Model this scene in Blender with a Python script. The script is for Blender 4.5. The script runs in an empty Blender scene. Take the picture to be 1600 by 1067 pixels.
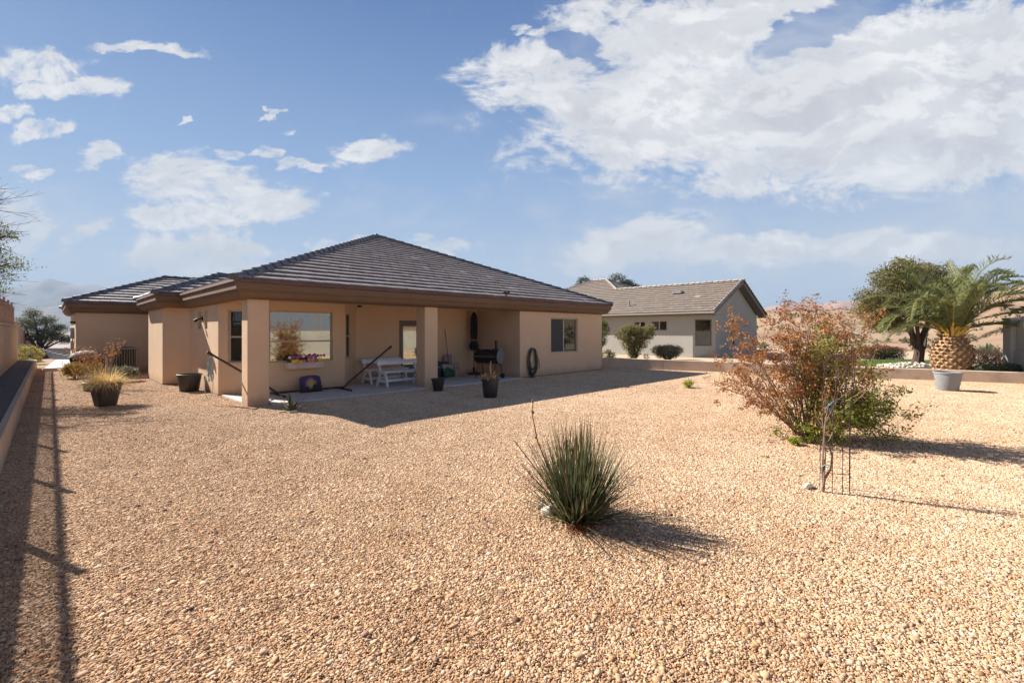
import bpy, math, random
import numpy as np
from mathutils import Vector, Matrix
R = math.radians
rnd = random.Random(7)
S2 = math.sqrt(2.0)
C = bpy.context.scene.collection

# ------------------------------------------------------------------ camera
# world X runs along the house front, Y towards the back of the lot, metres
EYE = 1.72; F = 722.0; HZ = 517.0
scn = bpy.context.scene
cam_d = bpy.data.cameras.new('camera')
cam = bpy.data.objects.new('camera', cam_d); C.objects.link(cam)
cam.location = (0, 0, EYE); cam.rotation_euler = (R(90), 0, R(-45))
cam_d.sensor_width = 36; cam_d.lens = 36 * F / 1600.0
cam_d.shift_y = -16.5 / 1600.0
cam_d.clip_start = 0.05; cam_d.clip_end = 30000
scn.camera = cam

# ------------------------------------------------------------------ light
SUN_EL = R(36); SH = (0.328, -0.944)          # horizontal direction the shadows fall
sun_d = bpy.data.lights.new('sun', 'SUN'); sun_d.energy = 5.0; sun_d.angle = R(0.5)
sun_d.color = (1.0, 0.93, 0.83)
sun = bpy.data.objects.new('sun', sun_d); C.objects.link(sun)
sun.location = (-20, 40, 60)
sun.rotation_euler = Vector((SH[0]*math.cos(SUN_EL), SH[1]*math.cos(SUN_EL), -math.sin(SUN_EL))).to_track_quat('-Z', 'Y').to_euler()
scn.view_settings.view_transform = 'Standard'; scn.view_settings.look = 'None'
scn.view_settings.exposure = 1.35; scn.view_settings.gamma = 1
scn.cycles.max_bounces = 7; scn.cycles.diffuse_bounces = 4; scn.cycles.glossy_bounces = 3
scn.cycles.transparent_max_bounces = 8; scn.cycles.volume_bounces = 0
scn.cycles.use_denoising = True

class NT:
    def __init__(s, tree): s.t = tree; s.n = tree.nodes; s.l = tree.links
    def new(s, typ, **kw):
        n = s.n.new(typ)
        for k, v in kw.items(): setattr(n, k, v)
        return n
    def put(s, sock, v):
        if isinstance(v, bpy.types.NodeSocket): s.l.new(v, sock)
        else: sock.default_value = v
    def math(s, op, a, b=0.0, c=None, clamp=False):
        n = s.new('ShaderNodeMath', operation=op); n.use_clamp = clamp
        s.put(n.inputs[0], a); s.put(n.inputs[1], b)
        if c is not None: s.put(n.inputs[2], c)
        return n.outputs[0]
    def ramp(s, v, stops, interp='LINEAR'):
        n = s.new('ShaderNodeValToRGB'); n.color_ramp.interpolation = interp
        el = n.color_ramp.elements
        while len(el) < len(stops): el.new(0.5)
        for e, (p, c) in zip(el, stops):
            e.position = p; e.color = (*c, 1) if len(c) == 3 else c
        s.put(n.inputs[0], v); return n.outputs[0]
    def mix(s, f, a, b, mode='MIX'):
        n = s.new('ShaderNodeMix', data_type='RGBA', blend_type=mode)
        s.put(n.inputs[0], f)
        s.put(n.inputs[6], (*a, 1) if isinstance(a, tuple) and len(a) == 3 else a)
        s.put(n.inputs[7], (*b, 1) if isinstance(b, tuple) and len(b) == 3 else b)
        return n.outputs[2]
    def noise(s, vec, scale, detail=3, rough=0.5, out=0):
        n = s.new('ShaderNodeTexNoise'); s.put(n.inputs['Vector'], vec)
        n.inputs['Scale'].default_value = scale; n.inputs['Detail'].default_value = detail
        n.inputs['Roughness'].default_value = rough
        return n.outputs[out]
    def mapr(s, v, a, b, c=0.0, d=1.0, smooth=True):
        n = s.new('ShaderNodeMapRange'); n.interpolation_type = 'SMOOTHSTEP' if smooth else 'LINEAR'
        s.put(n.inputs[0], v)
        for i, x in zip((1, 2, 3, 4), (a, b, c, d)): s.put(n.inputs[i], x)
        return n.outputs[0]

# ------------------------------------------------------------------ sky
def make_world():
    w = bpy.data.worlds.new('World'); scn.world = w; w.use_nodes = True
    t = NT(w.node_tree); t.n.clear()
    sky = t.new('ShaderNodeTexSky', sky_type='NISHITA'); sky.sun_disc = False
    sky.sun_elevation = SUN_EL; sky.sun_rotation = math.atan2(-SH[0], -SH[1])
    sky.altitude = 300; sky.air_density = 1.0; sky.dust_density = 0.3; sky.ozone_density = 2.0
    co = t.new('ShaderNodeTexCoord').outputs['Generated']
    def dot(vx):
        n = t.new('ShaderNodeVectorMath', operation='DOT_PRODUCT'); t.put(n.inputs[0], co); n.inputs[1].default_value = vx
        return n.outputs['Value']
    fw = t.math('MAXIMUM', dot((1/S2, 1/S2, 0)), 0.02)
    rt = dot((1/S2, -1/S2, 0)); up = dot((0, 0, 1))
    cx = t.new('ShaderNodeCombineXYZ')
    t.put(cx.inputs[0], t.math('DIVIDE', rt, fw)); t.put(cx.inputs[1], t.math('DIVIDE', up, fw))
    p = cx.outputs[0]
    # horizontally stretched billow noise, in directions of the sky
    st = t.new('ShaderNodeMapping'); t.put(st.inputs[0], p); st.inputs['Scale'].default_value = (1.0, 1.7, 1.0)
    wv = t.new('ShaderNodeTexNoise'); t.put(wv.inputs['Vector'], st.outputs[0]); wv.inputs['Scale'].default_value = 3.0; wv.inputs['Detail'].default_value = 2
    sc = t.new('ShaderNodeVectorMath', operation='SCALE'); t.put(sc.inputs[0], wv.outputs['Color']); sc.inputs['Scale'].default_value = 0.22
    ad = t.new('ShaderNodeVectorMath', operation='ADD'); t.put(ad.inputs[0], st.outputs[0]); t.put(ad.inputs[1], sc.outputs[0])
    wp = ad.outputs[0]
    n1 = t.noise(wp, 7.5, 12, 0.60)
    sh = t.new('ShaderNodeVectorMath', operation='ADD'); t.put(sh.inputs[0], wp); sh.inputs[1].default_value = (-0.02, 0.045, 0.0)
    n2 = t.noise(sh.outputs[0], 7.5, 5, 0.60)
    n3 = t.noise(wp, 30.0, 8, 0.65)
    # ragged outlines
    rg = t.new('ShaderNodeTexNoise'); t.put(rg.inputs['Vector'], st.outputs[0]); rg.inputs['Scale'].default_value = 11.0; rg.inputs['Detail'].default_value = 7; rg.inputs['Roughness'].default_value = 0.6
    rs = t.new('ShaderNodeVectorMath', operation='MULTIPLY_ADD'); t.put(rs.inputs[0], rg.outputs['Color']); rs.inputs[1].default_value = (0.15, 0.085, 0.0); rs.inputs[2].default_value = (-0.075, -0.0425, 0.0)
    pr_ = t.new('ShaderNodeVectorMath', operation='ADD'); t.put(pr_.inputs[0], p); t.put(pr_.inputs[1], rs.outputs[0]); p2 = pr_.outputs[0]
    # cloud banks: (px, py, half width, half height, tilt deg, weight)
    banks = [(838,120,112,52,0,1.1),(1010,150,150,70,12,1.2),(1100,60,215,70,12,1.2),(1180,185,320,75,6,1.25),(1400,120,250,110,10,1.25),(1210,35,150,40,8,1.1),
             (1560,120,240,120,0,1.25),(1450,235,330,58,5,1.2),(1215,272,100,30,12,1.1),(930,22,85,26,18,1.0),(880,252,50,12,0,.7),(1060,225,200,30,3,1.0),
             (310,285,105,36,-6,1.05),(395,328,112,24,8,1.1),(262,335,70,24,0,1.0),(315,400,104,34,0,1.25),(575,235,62,20,6,1.0),(470,258,44,9,3,.9),(425,240,24,14,0,.8),
             (365,243,34,11,-8,.75),(40,103,84,28,6,1.0),(112,137,80,15,3,1.0),(225,76,82,10,-3,.95),(15,180,40,12,0,.95),(66,202,40,13,14,.95),
             (150,247,40,20,18,.9),(47,270,38,10,0,.95),(20,360,70,50,-20,.95),(132,365,34,16,28,.9),(440,210,14,4,8,.6),
             (420,180,26,4,14,.85),(283,190,15,4,16,.8),(825,48,24,7,0,.7),(690,381,52,16,0,.95),(530,378,60,14,0,.8),(1000,375,105,34,14,.98),(930,412,60,16,0,.95),(1180,392,150,24,0,.93),(1400,388,190,26,0,.9),(1260,385,60,18,0,.95)]
    veils = [(1010,385,200,60,10,.9),(1230,400,170,45,0,.8),(1470,395,340,70,0,.85),(1120,330,330,60,0,.4),(1500,330,300,70,0,.5),(960,300,260,60,0,.35),(560,330,200,60,0,.25),(60,350,150,60,0,.45),(1180,120,420,170,8,.6),(720,200,120,40,0,.2)]
    def blobs(lst, pp, cap):
        f_ = None
        for (x, y, a, b, rot, wt) in lst:
            m = t.new('ShaderNodeMapping', vector_type='TEXTURE'); t.put(m.inputs[0], pp)
            m.inputs['Location'].default_value = ((x-800)/F, (HZ-y)/F, 0); m.inputs['Rotation'].default_value = (0, 0, R(rot))
            m.inputs['Scale'].default_value = (a/F*1.25, b/F*1.25, 1)
            ln = t.new('ShaderNodeVectorMath', operation='LENGTH'); t.put(ln.inputs[0], m.outputs[0])
            if cap is None: v = t.mapr(ln.outputs['Value'], 0.0, 1.15, wt, 0.0)
            else:
                v = t.math('MINIMUM', t.math('SUBTRACT', 1.0, ln.outputs['Value']), cap if a < 140 else cap*1.7)
                v = t.math('ADD', v, (wt-1.0)*0.35)
            f_ = v if f_ is None else t.math('SMOOTH_MAX', f_, v, 0.10) if cap else t.math('MAXIMUM', f_, v)
        return f_
    field = blobs(banks, p2, 0.40)
    vfield = blobs(veils, p2, None)
    m = t.new('ShaderNodeMapping', vector_type='TEXTURE'); t.put(m.inputs[0], p2)
    m.inputs['Location'].default_value = ((1285-800)/F, (HZ-38)/F, 0); m.inputs['Rotation'].default_value = (0, 0, R(20)); m.inputs['Scale'].default_value = (115/F, 26/F, 1)
    ln = t.new('ShaderNodeVectorMath', operation='LENGTH'); t.put(ln.inputs[0], m.outputs[0])
    field = t.math('SUBTRACT', field, t.mapr(ln.outputs['Value'], 0.3, 1.4, 1.1, 0.0))
    m = t.new('ShaderNodeMapping', vector_type='TEXTURE'); t.put(m.inputs[0], p2)
    m.inputs['Location'].default_value = ((905-800)/F, (HZ-75)/F, 0); m.inputs['Rotation'].default_value = (0, 0, R(-35)); m.inputs['Scale'].default_value = (60/F, 22/F, 1)
    ln = t.new('ShaderNodeVectorMath', operation='LENGTH'); t.put(ln.inputs[0], m.outputs[0])
    field = t.math('SUBTRACT', field, t.mapr(ln.outputs['Value'], 0.2, 1.3, 0.6, 0.0))
    d = t.math('MULTIPLY_ADD', t.math('SUBTRACT', n1, 0.5), 1.15, field)
    d = t.math('MULTIPLY_ADD', t.math('SUBTRACT', n3, 0.5), 0.75, d)
    alpha = t.mapr(d, 0.0, 0.46)
    inside = t.mapr(d, 0.15, 0.8)
    relief = t.mapr(t.math('SUBTRACT', n1, n2), -0.07, 0.09)
    big = t.noise(st.outputs[0], 4.0, 4, 0.55)
    shade = t.math('ADD', t.math('MULTIPLY', relief, 0.55), t.math('MULTIPLY', t.mapr(big, 0.38, 0.62), 0.45))
    lit = t.mix(shade, (0.375, 0.370, 0.390), (0.585, 0.580, 0.575))
    body = t.mix(inside, (0.46, 0.465, 0.48), lit)
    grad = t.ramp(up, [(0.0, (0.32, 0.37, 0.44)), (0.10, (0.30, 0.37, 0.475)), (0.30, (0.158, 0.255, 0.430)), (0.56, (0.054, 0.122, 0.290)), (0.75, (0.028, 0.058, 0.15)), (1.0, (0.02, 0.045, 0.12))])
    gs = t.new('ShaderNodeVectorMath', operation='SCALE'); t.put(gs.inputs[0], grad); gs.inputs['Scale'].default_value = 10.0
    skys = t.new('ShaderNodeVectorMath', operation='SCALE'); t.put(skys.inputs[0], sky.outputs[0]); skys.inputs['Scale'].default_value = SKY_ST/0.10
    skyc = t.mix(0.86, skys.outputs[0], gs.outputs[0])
    bg_body = t.new('ShaderNodeVectorMath', operation='SCALE'); t.put(bg_body.inputs[0], body); bg_body.inputs['Scale'].default_value = 10.0
    vn = t.mapr(t.math('ADD', vfield, t.math('MULTIPLY', t.math('SUBTRACT', n1, 0.5), 1.1)), 0.05, 0.85)
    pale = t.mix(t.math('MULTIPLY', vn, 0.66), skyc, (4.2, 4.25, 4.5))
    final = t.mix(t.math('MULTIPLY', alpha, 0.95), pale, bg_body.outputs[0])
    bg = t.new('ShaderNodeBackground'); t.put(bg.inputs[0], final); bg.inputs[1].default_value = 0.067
    out = t.new('ShaderNodeOutputWorld'); t.l.new(bg.outputs[0], out.inputs[0])
    w.cycles.sampling_method = 'MANUAL'; w.cycles.sample_map_resolution = 512
SKY_ST = 0.06
make_world()

# ------------------------------------------------------------------ helpers
def spot(px, py, z=0.0):
    """world point at height z under a spot measured in the photograph"""
    d = (EYE - z) * F / (py - HZ); t = (px - 800) / F
    return (d*(1+t)/S2, d*(1-t)/S2)
def far(px, d, z=0.0):
    t = (px - 800) / F
    return Vector((d*(1+t)/S2, d*(1-t)/S2, z))
def tag(o, label=None, cat=None, group=None, kind=None):
    for k, v in (('label', label), ('category', cat), ('group', group), ('kind', kind)):
        if v: o[k] = v
    return o
def thing(name, loc, label, cat, rz=0.0, group=None):
    o = bpy.data.objects.new(name, None); C.objects.link(o)
    o.empty_display_size = 0.2
    o.location = (loc[0], loc[1], loc[2] if len(loc) > 2 else 0.0); o.rotation_euler = (0, 0, rz)
    return tag(o, label, cat, group)

class MB:
    """collects shapes, then becomes one mesh object"""
    def __init__(s): s.v = []; s.f = []; s.c = []; s.uv = None; s.col = None
    def add(s, vs, fs, col=None):
        b = len(s.v); s.v.extend([tuple(p) for p in vs]); s.f.extend([tuple(i+b for i in f) for f in fs])
        s.c.extend([col]*len(fs))
        return s
    def box(s, x0, y0, z0, x1, y1, z1, m=None, col=None):
        vs = [(x, y, z) for z in (z0, z1) for x, y in ((x0, y0), (x1, y0), (x1, y1), (x0, y1))]
        if m is not None: vs = [m @ Vector(p) for p in vs]
        fs = [(3,2,1,0),(4,5,6,7),(0,1,5,4),(1,2,6,5),(2,3,7,6),(3,0,4,7)]
        if m is not None and m.determinant() < 0: fs = [f[::-1] for f in fs]
        return s.add(vs, fs, col)
    def bev(s, x0, y0, z0, x1, y1, z1, b=0.01, m=None, col=None):
        """box with its vertical and top edges chamfered"""
        def ring(i, z): return [(x0+i+b*k[0], y0+i+b*k[1], z) for k in ()]
        r = []
        for z, i in ((z0, 0), (z1-b, 0), (z1, b)):
            r.append([(x0+b, y0+i, z), (x1-b, y0+i, z), (x1-i, y0+b, z), (x1-i, y1-b, z), (x1-b, y1-i, z), (x0+b, y1-i, z), (x0+i, y1-b, z), (x0+i, y0+b, z)])
        vs = [p for q in r for p in q]
        if m is not None: vs = [m @ Vector(p) for p in vs]
        fs = [tuple(range(7, -1, -1)), tuple(range(16, 24))]
        for k in (0, 8):
            for i in range(8): fs.append((k+i, k+(i+1) % 8, k+8+(i+1) % 8, k+8+i))
        if m is not None and m.determinant() < 0: fs = [f[::-1] for f in fs]
        return s.add(vs, fs, col)
    def prism(s, pts, z0, z1, m=None, col=None):
        n = len(pts); vs = [(x, y, z0) for x, y in pts] + [(x, y, z1) for x, y in pts]
        if m is not None: vs = [m @ Vector(p) for p in vs]
        return s.add(vs, [tuple(range(n-1, -1, -1)), tuple(range(n, 2*n))] + [(i, (i+1) % n, n+(i+1) % n, n+i) for i in range(n)], col)
    def tube(s, pts, rad, n=6, col=None, cap=True, flat=1.0):
        pts = [Vector(p) for p in pts]
        if not hasattr(rad, '__len__'): rad = [rad]*len(pts)
        b = len(s.v); prev = None; vs = []
        for i, p in enumerate(pts):
            d = (pts[min(i+1, len(pts)-1)] - pts[max(i-1, 0)])
            d = d.normalized() if d.length > 1e-9 else Vector((0, 0, 1))
            if prev is None:
                a = d.cross(Vector((0, 0, 1)));
                if a.length < 0.1: a = d.cross(Vector((1, 0, 0)))
            else: a = prev - d*prev.dot(d)
            a.normalize(); prev = a; e = d.cross(a)
            for k in range(n):
                w = 2*math.pi*k/n
                vs.append(p + (a*math.cos(w) + e*math.sin(w)*flat)*rad[i])
        fs = []
        for i in range(len(pts)-1):
            for k in range(n):
                fs.append((i*n+k, i*n+(k+1) % n, (i+1)*n+(k+1) % n, (i+1)*n+k))
        if cap: fs += [tuple(range(n-1, -1, -1)), tuple((len(pts)-1)*n+k for k in range(n))]
        return s.add(vs, fs, col)
    def lathe(s, prof, n=24, c=(0, 0, 0), m=None, col=None, cap=True):
        vs = []
        for r, z in prof:
            for k in range(n):
                w = 2*math.pi*k/n; vs.append(Vector((c[0]+r*math.cos(w), c[1]+r*math.sin(w), c[2]+z)))
        if m is not None: vs = [m @ v for v in vs]
        fs = [(i*n+k, i*n+(k+1) % n, (i+1)*n+(k+1) % n, (i+1)*n+k) for i in range(len(prof)-1) for k in range(n)]
        if cap: fs += [tuple(range(n-1, -1, -1)), tuple((len(prof)-1)*n+k for k in range(n))]
        return s.add(vs, fs, col)
    def rock(s, c, r, sz=0.7, seed=0, col=None, sx=1.0, sy=1.0, n=2):
        import bmesh
        bm = bmesh.new(); bmesh.ops.create_icosphere(bm, subdivisions=n, radius=1)
        q = random.Random(seed); off = [Vector((q.uniform(-1, 1), q.uniform(-1, 1), q.uniform(-1, 1))).normalized() for _ in range(9)]
        vs = []
        bm.verts.ensure_lookup_table()
        for v in bm.verts:
            p = v.co.copy(); k = 1.0
            for o in off:
                dd = p.dot(o)
                if dd > 0.62: k = min(k, 0.62/dd + 0.05)
            p = p*k*r; vs.append((c[0]+p.x*sx, c[1]+p.y*sy, c[2]+p.z*sz))
        fs = [tuple(v.index for v in f.verts) for f in bm.faces]; bm.free()
        return s.add(vs, fs, col)
    def build(s, name, mat, parent=None, local=False, smooth=False, col=False):
        me = bpy.data.meshes.new(name)
        vs = s.v
        o = bpy.data.objects.new(name, me); C.objects.link(o)
        if parent is not None:
            o.parent = parent
            if not local:
                off = Vector((0, 0, 0)); q = parent
                while q is not None: off += q.location; q = q.parent
                vs = [(x-off.x, y-off.y, z-off.z) for x, y, z in vs]
        me.from_pydata(vs, [], s.f); me.update()
        if smooth: me.shade_smooth()
        if any(c is not None for c in s.c):
            a = me.color_attributes.new('tint', 'FLOAT_COLOR', 'CORNER')
            arr = []
            for f, c in zip(s.f, s.c):
                c = c or (1, 1, 1); arr.extend([c[0], c[1], c[2], 1.0]*len(f))
            a.data.foreach_set('color', arr)
        if s.uv:
            u = me.uv_layers.new(name='UVMap'); arr = []
            for q in s.uv: arr.extend(q)
            u.data.foreach_set('uv', arr)
        me.materials.append(mat)
        return o
def smooth_by(o, ang=40):
    me = o.data; me.shade_smooth()
    try: me.set_sharp_from_angle(angle=R(ang))
    except Exception: pass
    return o

def npmesh(name, V, Fq, mat, parent=None, tint=None, off=(0, 0, 0), smooth=False):
    """mesh straight from arrays: V (n,3), faces (m,k) and optional per-face tint (m,3)"""
    me = bpy.data.meshes.new(name); V = np.asarray(V, dtype=np.float32) - np.array(off, dtype=np.float32); Fq = np.asarray(Fq, dtype=np.int32)
    k = Fq.shape[1]
    me.vertices.add(len(V)); me.vertices.foreach_set('co', V.ravel())
    me.loops.add(Fq.size); me.loops.foreach_set('vertex_index', Fq.ravel())
    me.polygons.add(len(Fq)); me.polygons.foreach_set('loop_start', np.arange(0, Fq.size, k, dtype=np.int32))
    me.update(calc_edges=True)
    if tint is not None:
        a = me.color_attributes.new('tint', 'FLOAT_COLOR', 'CORNER')
        t4 = np.ones((len(Fq), k, 4), dtype=np.float32); t4[:, :, :3] = np.asarray(tint, dtype=np.float32)[:, None, :]
        a.data.foreach_set('color', t4.ravel())
    if smooth: me.shade_smooth()
    o = bpy.data.objects.new(name, me)
    me.materials.append(mat)
    if parent is not False: C.objects.link(o)
    if parent: o.parent = parent
    return o

# ------------------------------------------------------------------ materials
MATS = {}
def mat(name, col, rough=0.8, metal=0.0, var=0.12, nscale=6.0, bump=0.0, bscale=60.0, tint=False, spec=0.5, fine=0.0, trans=0.0, stain=None):
    """procedural material: colour broken up by two noises, optional bump and per-face tint"""
    if name in MATS: return MATS[name]
    m = bpy.data.materials.new(name); m.use_nodes = True; MATS[name] = m
    col = tuple(c*0.95 for c in col)
    t = NT(m.node_tree); b = t.n['Principled BSDF']
    pos = t.new('ShaderNodeNewGeometry').outputs['Position'] if name.startswith('w_') else t.new('ShaderNodeTexCoord').outputs['Object']
    n = t.noise(pos, nscale, 5, 0.6)
    lo = tuple(c*(1-var) for c in col); hi = tuple(min(1, c*(1+var)) for c in col)
    c = t.ramp(n, [(0.3, lo), (0.7, hi)])
    if fine > 0:
        n2 = t.noise(pos, bscale*1.5, 2, 0.6)
        c = t.mix(1.0, c, t.ramp(n2, [(0.3, (1-fine,)*3), (0.7, (1+fine,)*3)]), 'MULTIPLY')
    if stain:
        sc, amt, scol = stain
        n3 = t.noise(pos, sc, 6, 0.65); c = t.mix(t.math('MULTIPLY', t.mapr(n3, 0.5, 0.75), amt), c, scol)
    if tint:
        a = t.new('ShaderNodeVertexColor', layer_name='tint'); c = t.mix(1.0, c, a.outputs[0], 'MULTIPLY')
    if name == 'w_stucco':      # reddish soil splashed up the foot of the walls
        sz = t.new('ShaderNodeSeparateXYZ'); t.put(sz.inputs[0], pos)
        hz_ = t.math('ADD', sz.outputs[2], t.math('MULTIPLY', t.noise(pos, 3.0, 5, 0.7), -0.45))
        c = t.mix(t.math('MULTIPLY', t.mapr(hz_, 0.10, -0.20), 0.55), c, (0.36, 0.20, 0.12))
    t.put(b.inputs['Base Color'], c); b.inputs['Roughness'].default_value = rough; b.inputs['Metallic'].default_value = metal
    b.inputs['Specular IOR Level'].default_value = spec
    if bump:
        bn = t.new('ShaderNodeBump'); bn.inputs['Strength'].default_value = bump; bn.inputs['Distance'].default_value = 0.01
        t.put(bn.inputs['Height'], t.noise(pos, bscale, 4, 0.6)); t.l.new(bn.outputs[0], b.inputs['Normal'])
    if trans:
        tr = t.new('ShaderNodeBsdfTranslucent'); t.put(tr.inputs[0], c)
        mx = t.new('ShaderNodeMixShader'); mx.inputs[0].default_value = trans
        t.l.new(b.outputs[0], mx.inputs[1]); t.l.new(tr.outputs[0], mx.inputs[2])
        t.l.new(mx.outputs[0], t.n['Material Output'].inputs[0])
    return m
STUCCO = mat('w_stucco', (0.63, 0.45, 0.30), 0.95, var=0.05, nscale=1.3, bump=0.35, bscale=70, fine=0.05, spec=0.2, stain=(0.9, 0.12, (0.56, 0.39, 0.27)))
TRIM = mat('w_brown_trim', (0.175, 0.108, 0.064), 0.8, var=0.08, nscale=2, bump=0.1, bscale=50, spec=0.3)
GUTTER = mat('w_gutter', (0.13, 0.065, 0.05), 0.55, var=0.25, nscale=3)
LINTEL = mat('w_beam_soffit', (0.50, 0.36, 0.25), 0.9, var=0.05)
CONC = mat('w_concrete', (0.50, 0.48, 0.45), 0.9, var=0.1, nscale=2, bump=0.15, bscale=40, fine=0.06, stain=(1.5, 0.35, (0.34, 0.32, 0.30)))
BLKWALL = mat('w_retaining', (0.46, 0.35, 0.25), 0.95, var=0.12, nscale=1.6, bump=0.3, bscale=45, fine=0.08, stain=(1.1, 0.55, (0.30, 0.22, 0.17)))
NSTUCCO = mat('w_neighbour_stucco', (0.385, 0.375, 0.345), 0.95, var=0.05, nscale=1.5, bump=0.2, bscale=60, spec=0.2)
NTRIM = mat('w_neighbour_trim', (0.17, 0.14, 0.11), 0.8, var=0.1)
BLACKP = mat('black_plastic', (0.028, 0.026, 0.026), 0.5, var=0.25, nscale=5)
BROWNP = mat('brown_plastic', (0.045, 0.036, 0.030), 0.55, var=0.25, nscale=5)
GREYP = mat('grey_pot', (0.25, 0.26, 0.275), 0.7, var=0.12, nscale=6, bump=0.1)
SOIL = mat('soil', (0.10, 0.07, 0.05), 1.0, var=0.4, nscale=30, bump=0.8, bscale=50)
BLACKM = mat('black_steel', (0.02, 0.02, 0.021), 0.4, var=0.2, metal=0.3)
GREYM = mat('grey_metal', (0.34, 0.35, 0.37), 0.45, metal=0.6, var=0.12)
WHITEW = mat('white_paint', (0.74, 0.74, 0.76), 0.6, var=0.06, nscale=14)
VINYL = mat('window_vinyl', (0.42, 0.36, 0.29), 0.6, var=0.04)
DOORB = mat('door_brown', (0.16, 0.11, 0.08), 0.55, var=0.08)
IRON = mat('w_iron', (0.30, 0.19, 0.13), 0.7, var=0.2)
BARK = mat('bark', (0.075, 0.052, 0.038), 1.0, var=0.4, nscale=10, bump=0.8, bscale=30)
PALEBARK = mat('pale_bark', (0.36, 0.27, 0.20), 1.0, var=0.3, nscale=14, bump=0.5, bscale=60)
LEAF = mat('leaf', (1, 1, 1), 0.6, var=0.0, tint=True, spec=0.35, trans=0.42)
DRYLEAF = mat('dry_leaf', (1, 1, 1), 0.85, var=0.0, tint=True, spec=0.15, trans=0.25)
STONE = mat('stone', (0.48, 0.43, 0.38), 0.95, var=0.3, nscale=14, bump=0.6, bscale=40, tint=True)
PAINT = mat('coloured', (1, 1, 1), 0.65, var=0.05, tint=True, nscale=20)
HOSE = mat('hose_rubber', (0.035, 0.045, 0.030), 0.5, var=0.3)

def mat_glass(name, refl=0.4, tintc=(0.8, 0.85, 0.82)):
    m = bpy.data.materials.new(name); m.use_nodes = True; t = NT(m.node_tree); t.n.clear()
    g = t.new('ShaderNodeBsdfGlossy'); g.inputs[0].default_value = (*tintc, 1); g.inputs['Roughness'].default_value = 0.0
    pos = t.new('ShaderNodeTexCoord').outputs['Object']
    bn = t.new('ShaderNodeBump'); bn.inputs['Strength'].default_value = 0.05; bn.inputs['Distance'].default_value = 0.004
    t.put(bn.inputs['Height'], t.noise(pos, 1.7, 1)); t.l.new(bn.outputs[0], g.inputs['Normal'])
    tr = t.new('ShaderNodeBsdfTransparent'); tr.inputs[0].default_value = (0.5, 0.53, 0.52, 1)
    fr = t.new('ShaderNodeFresnel'); fr.inputs[0].default_value = 1.5
    f = t.math('ADD', t.math('MULTIPLY', fr.outputs[0], 1.0-refl), refl, clamp=True)
    f = t.math('MULTIPLY', f, t.math('SUBTRACT', 1.0, t.new('ShaderNodeNewGeometry').outputs['Backfacing']))
    mx = t.new('ShaderNodeMixShader'); t.put(mx.inputs[0], f); t.l.new(tr.outputs[0], mx.inputs[1]); t.l.new(g.outputs[0], mx.inputs[2])
    o = t.new('ShaderNodeOutputMaterial'); t.l.new(mx.outputs[0], o.inputs[0]); return m
GLASS = mat_glass('window_glass', 0.05)
GLASSR = mat_glass('coated_glass', 0.33, (0.84, 0.86, 0.77))
SCREEN = mat('insect_screen', (0.05, 0.05, 0.052), 0.8, var=0.1)
CURTAIN = mat('curtain', (0.20, 0.23, 0.22), 0.9, var=0.2, nscale=9)
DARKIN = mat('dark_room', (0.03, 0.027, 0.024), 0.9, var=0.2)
BLIND = mat('blind_slats', (0.42, 0.38, 0.30), 0.7, var=0.05)

def mat_tile(name, base, light, dark):
    m = bpy.data.materials.new(name); m.use_nodes = True; t = NT(m.node_tree); b = t.n['Principled BSDF']
    pos = t.new('ShaderNodeNewGeometry').outputs['Position']
    a = t.new('ShaderNodeVertexColor', layer_name='tint')
    n = t.noise(pos, 3.0, 6, 0.7); n2 = t.noise(pos, 38.0, 3, 0.6)
    c = t.mix(t.mapr(n, 0.35, 0.7), base, light)
    c = t.mix(t.math('MULTIPLY', t.mapr(n2, 0.55, 0.75), 0.35), c, dark)
    c = t.mix(1.0, c, a.outputs[0], 'MULTIPLY')
    t.put(b.inputs['Base Color'], c); b.inputs['Roughness'].default_value = 0.5; b.inputs['Specular IOR Level'].default_value = 0.5
    bn = t.new('ShaderNodeBump'); bn.inputs['Strength'].default_value = 0.35; bn.inputs['Distance'].default_value = 0.008
    t.put(bn.inputs['Height'], n2); t.l.new(bn.outputs[0], b.inputs['Normal'])
    return m
TILE = mat_tile('roof_tile', (0.225, 0.195, 0.192), (0.33, 0.295, 0.29), (0.09, 0.078, 0.078))
RIDGE = mat_tile('ridge_tile', (0.085, 0.085, 0.09), (0.125, 0.125, 0.13), (0.05, 0.05, 0.05))
NTILE = mat_tile('neighbour_tile', (0.205, 0.165, 0.13), (0.25, 0.20, 0.16), (0.14, 0.11, 0.09))

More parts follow.
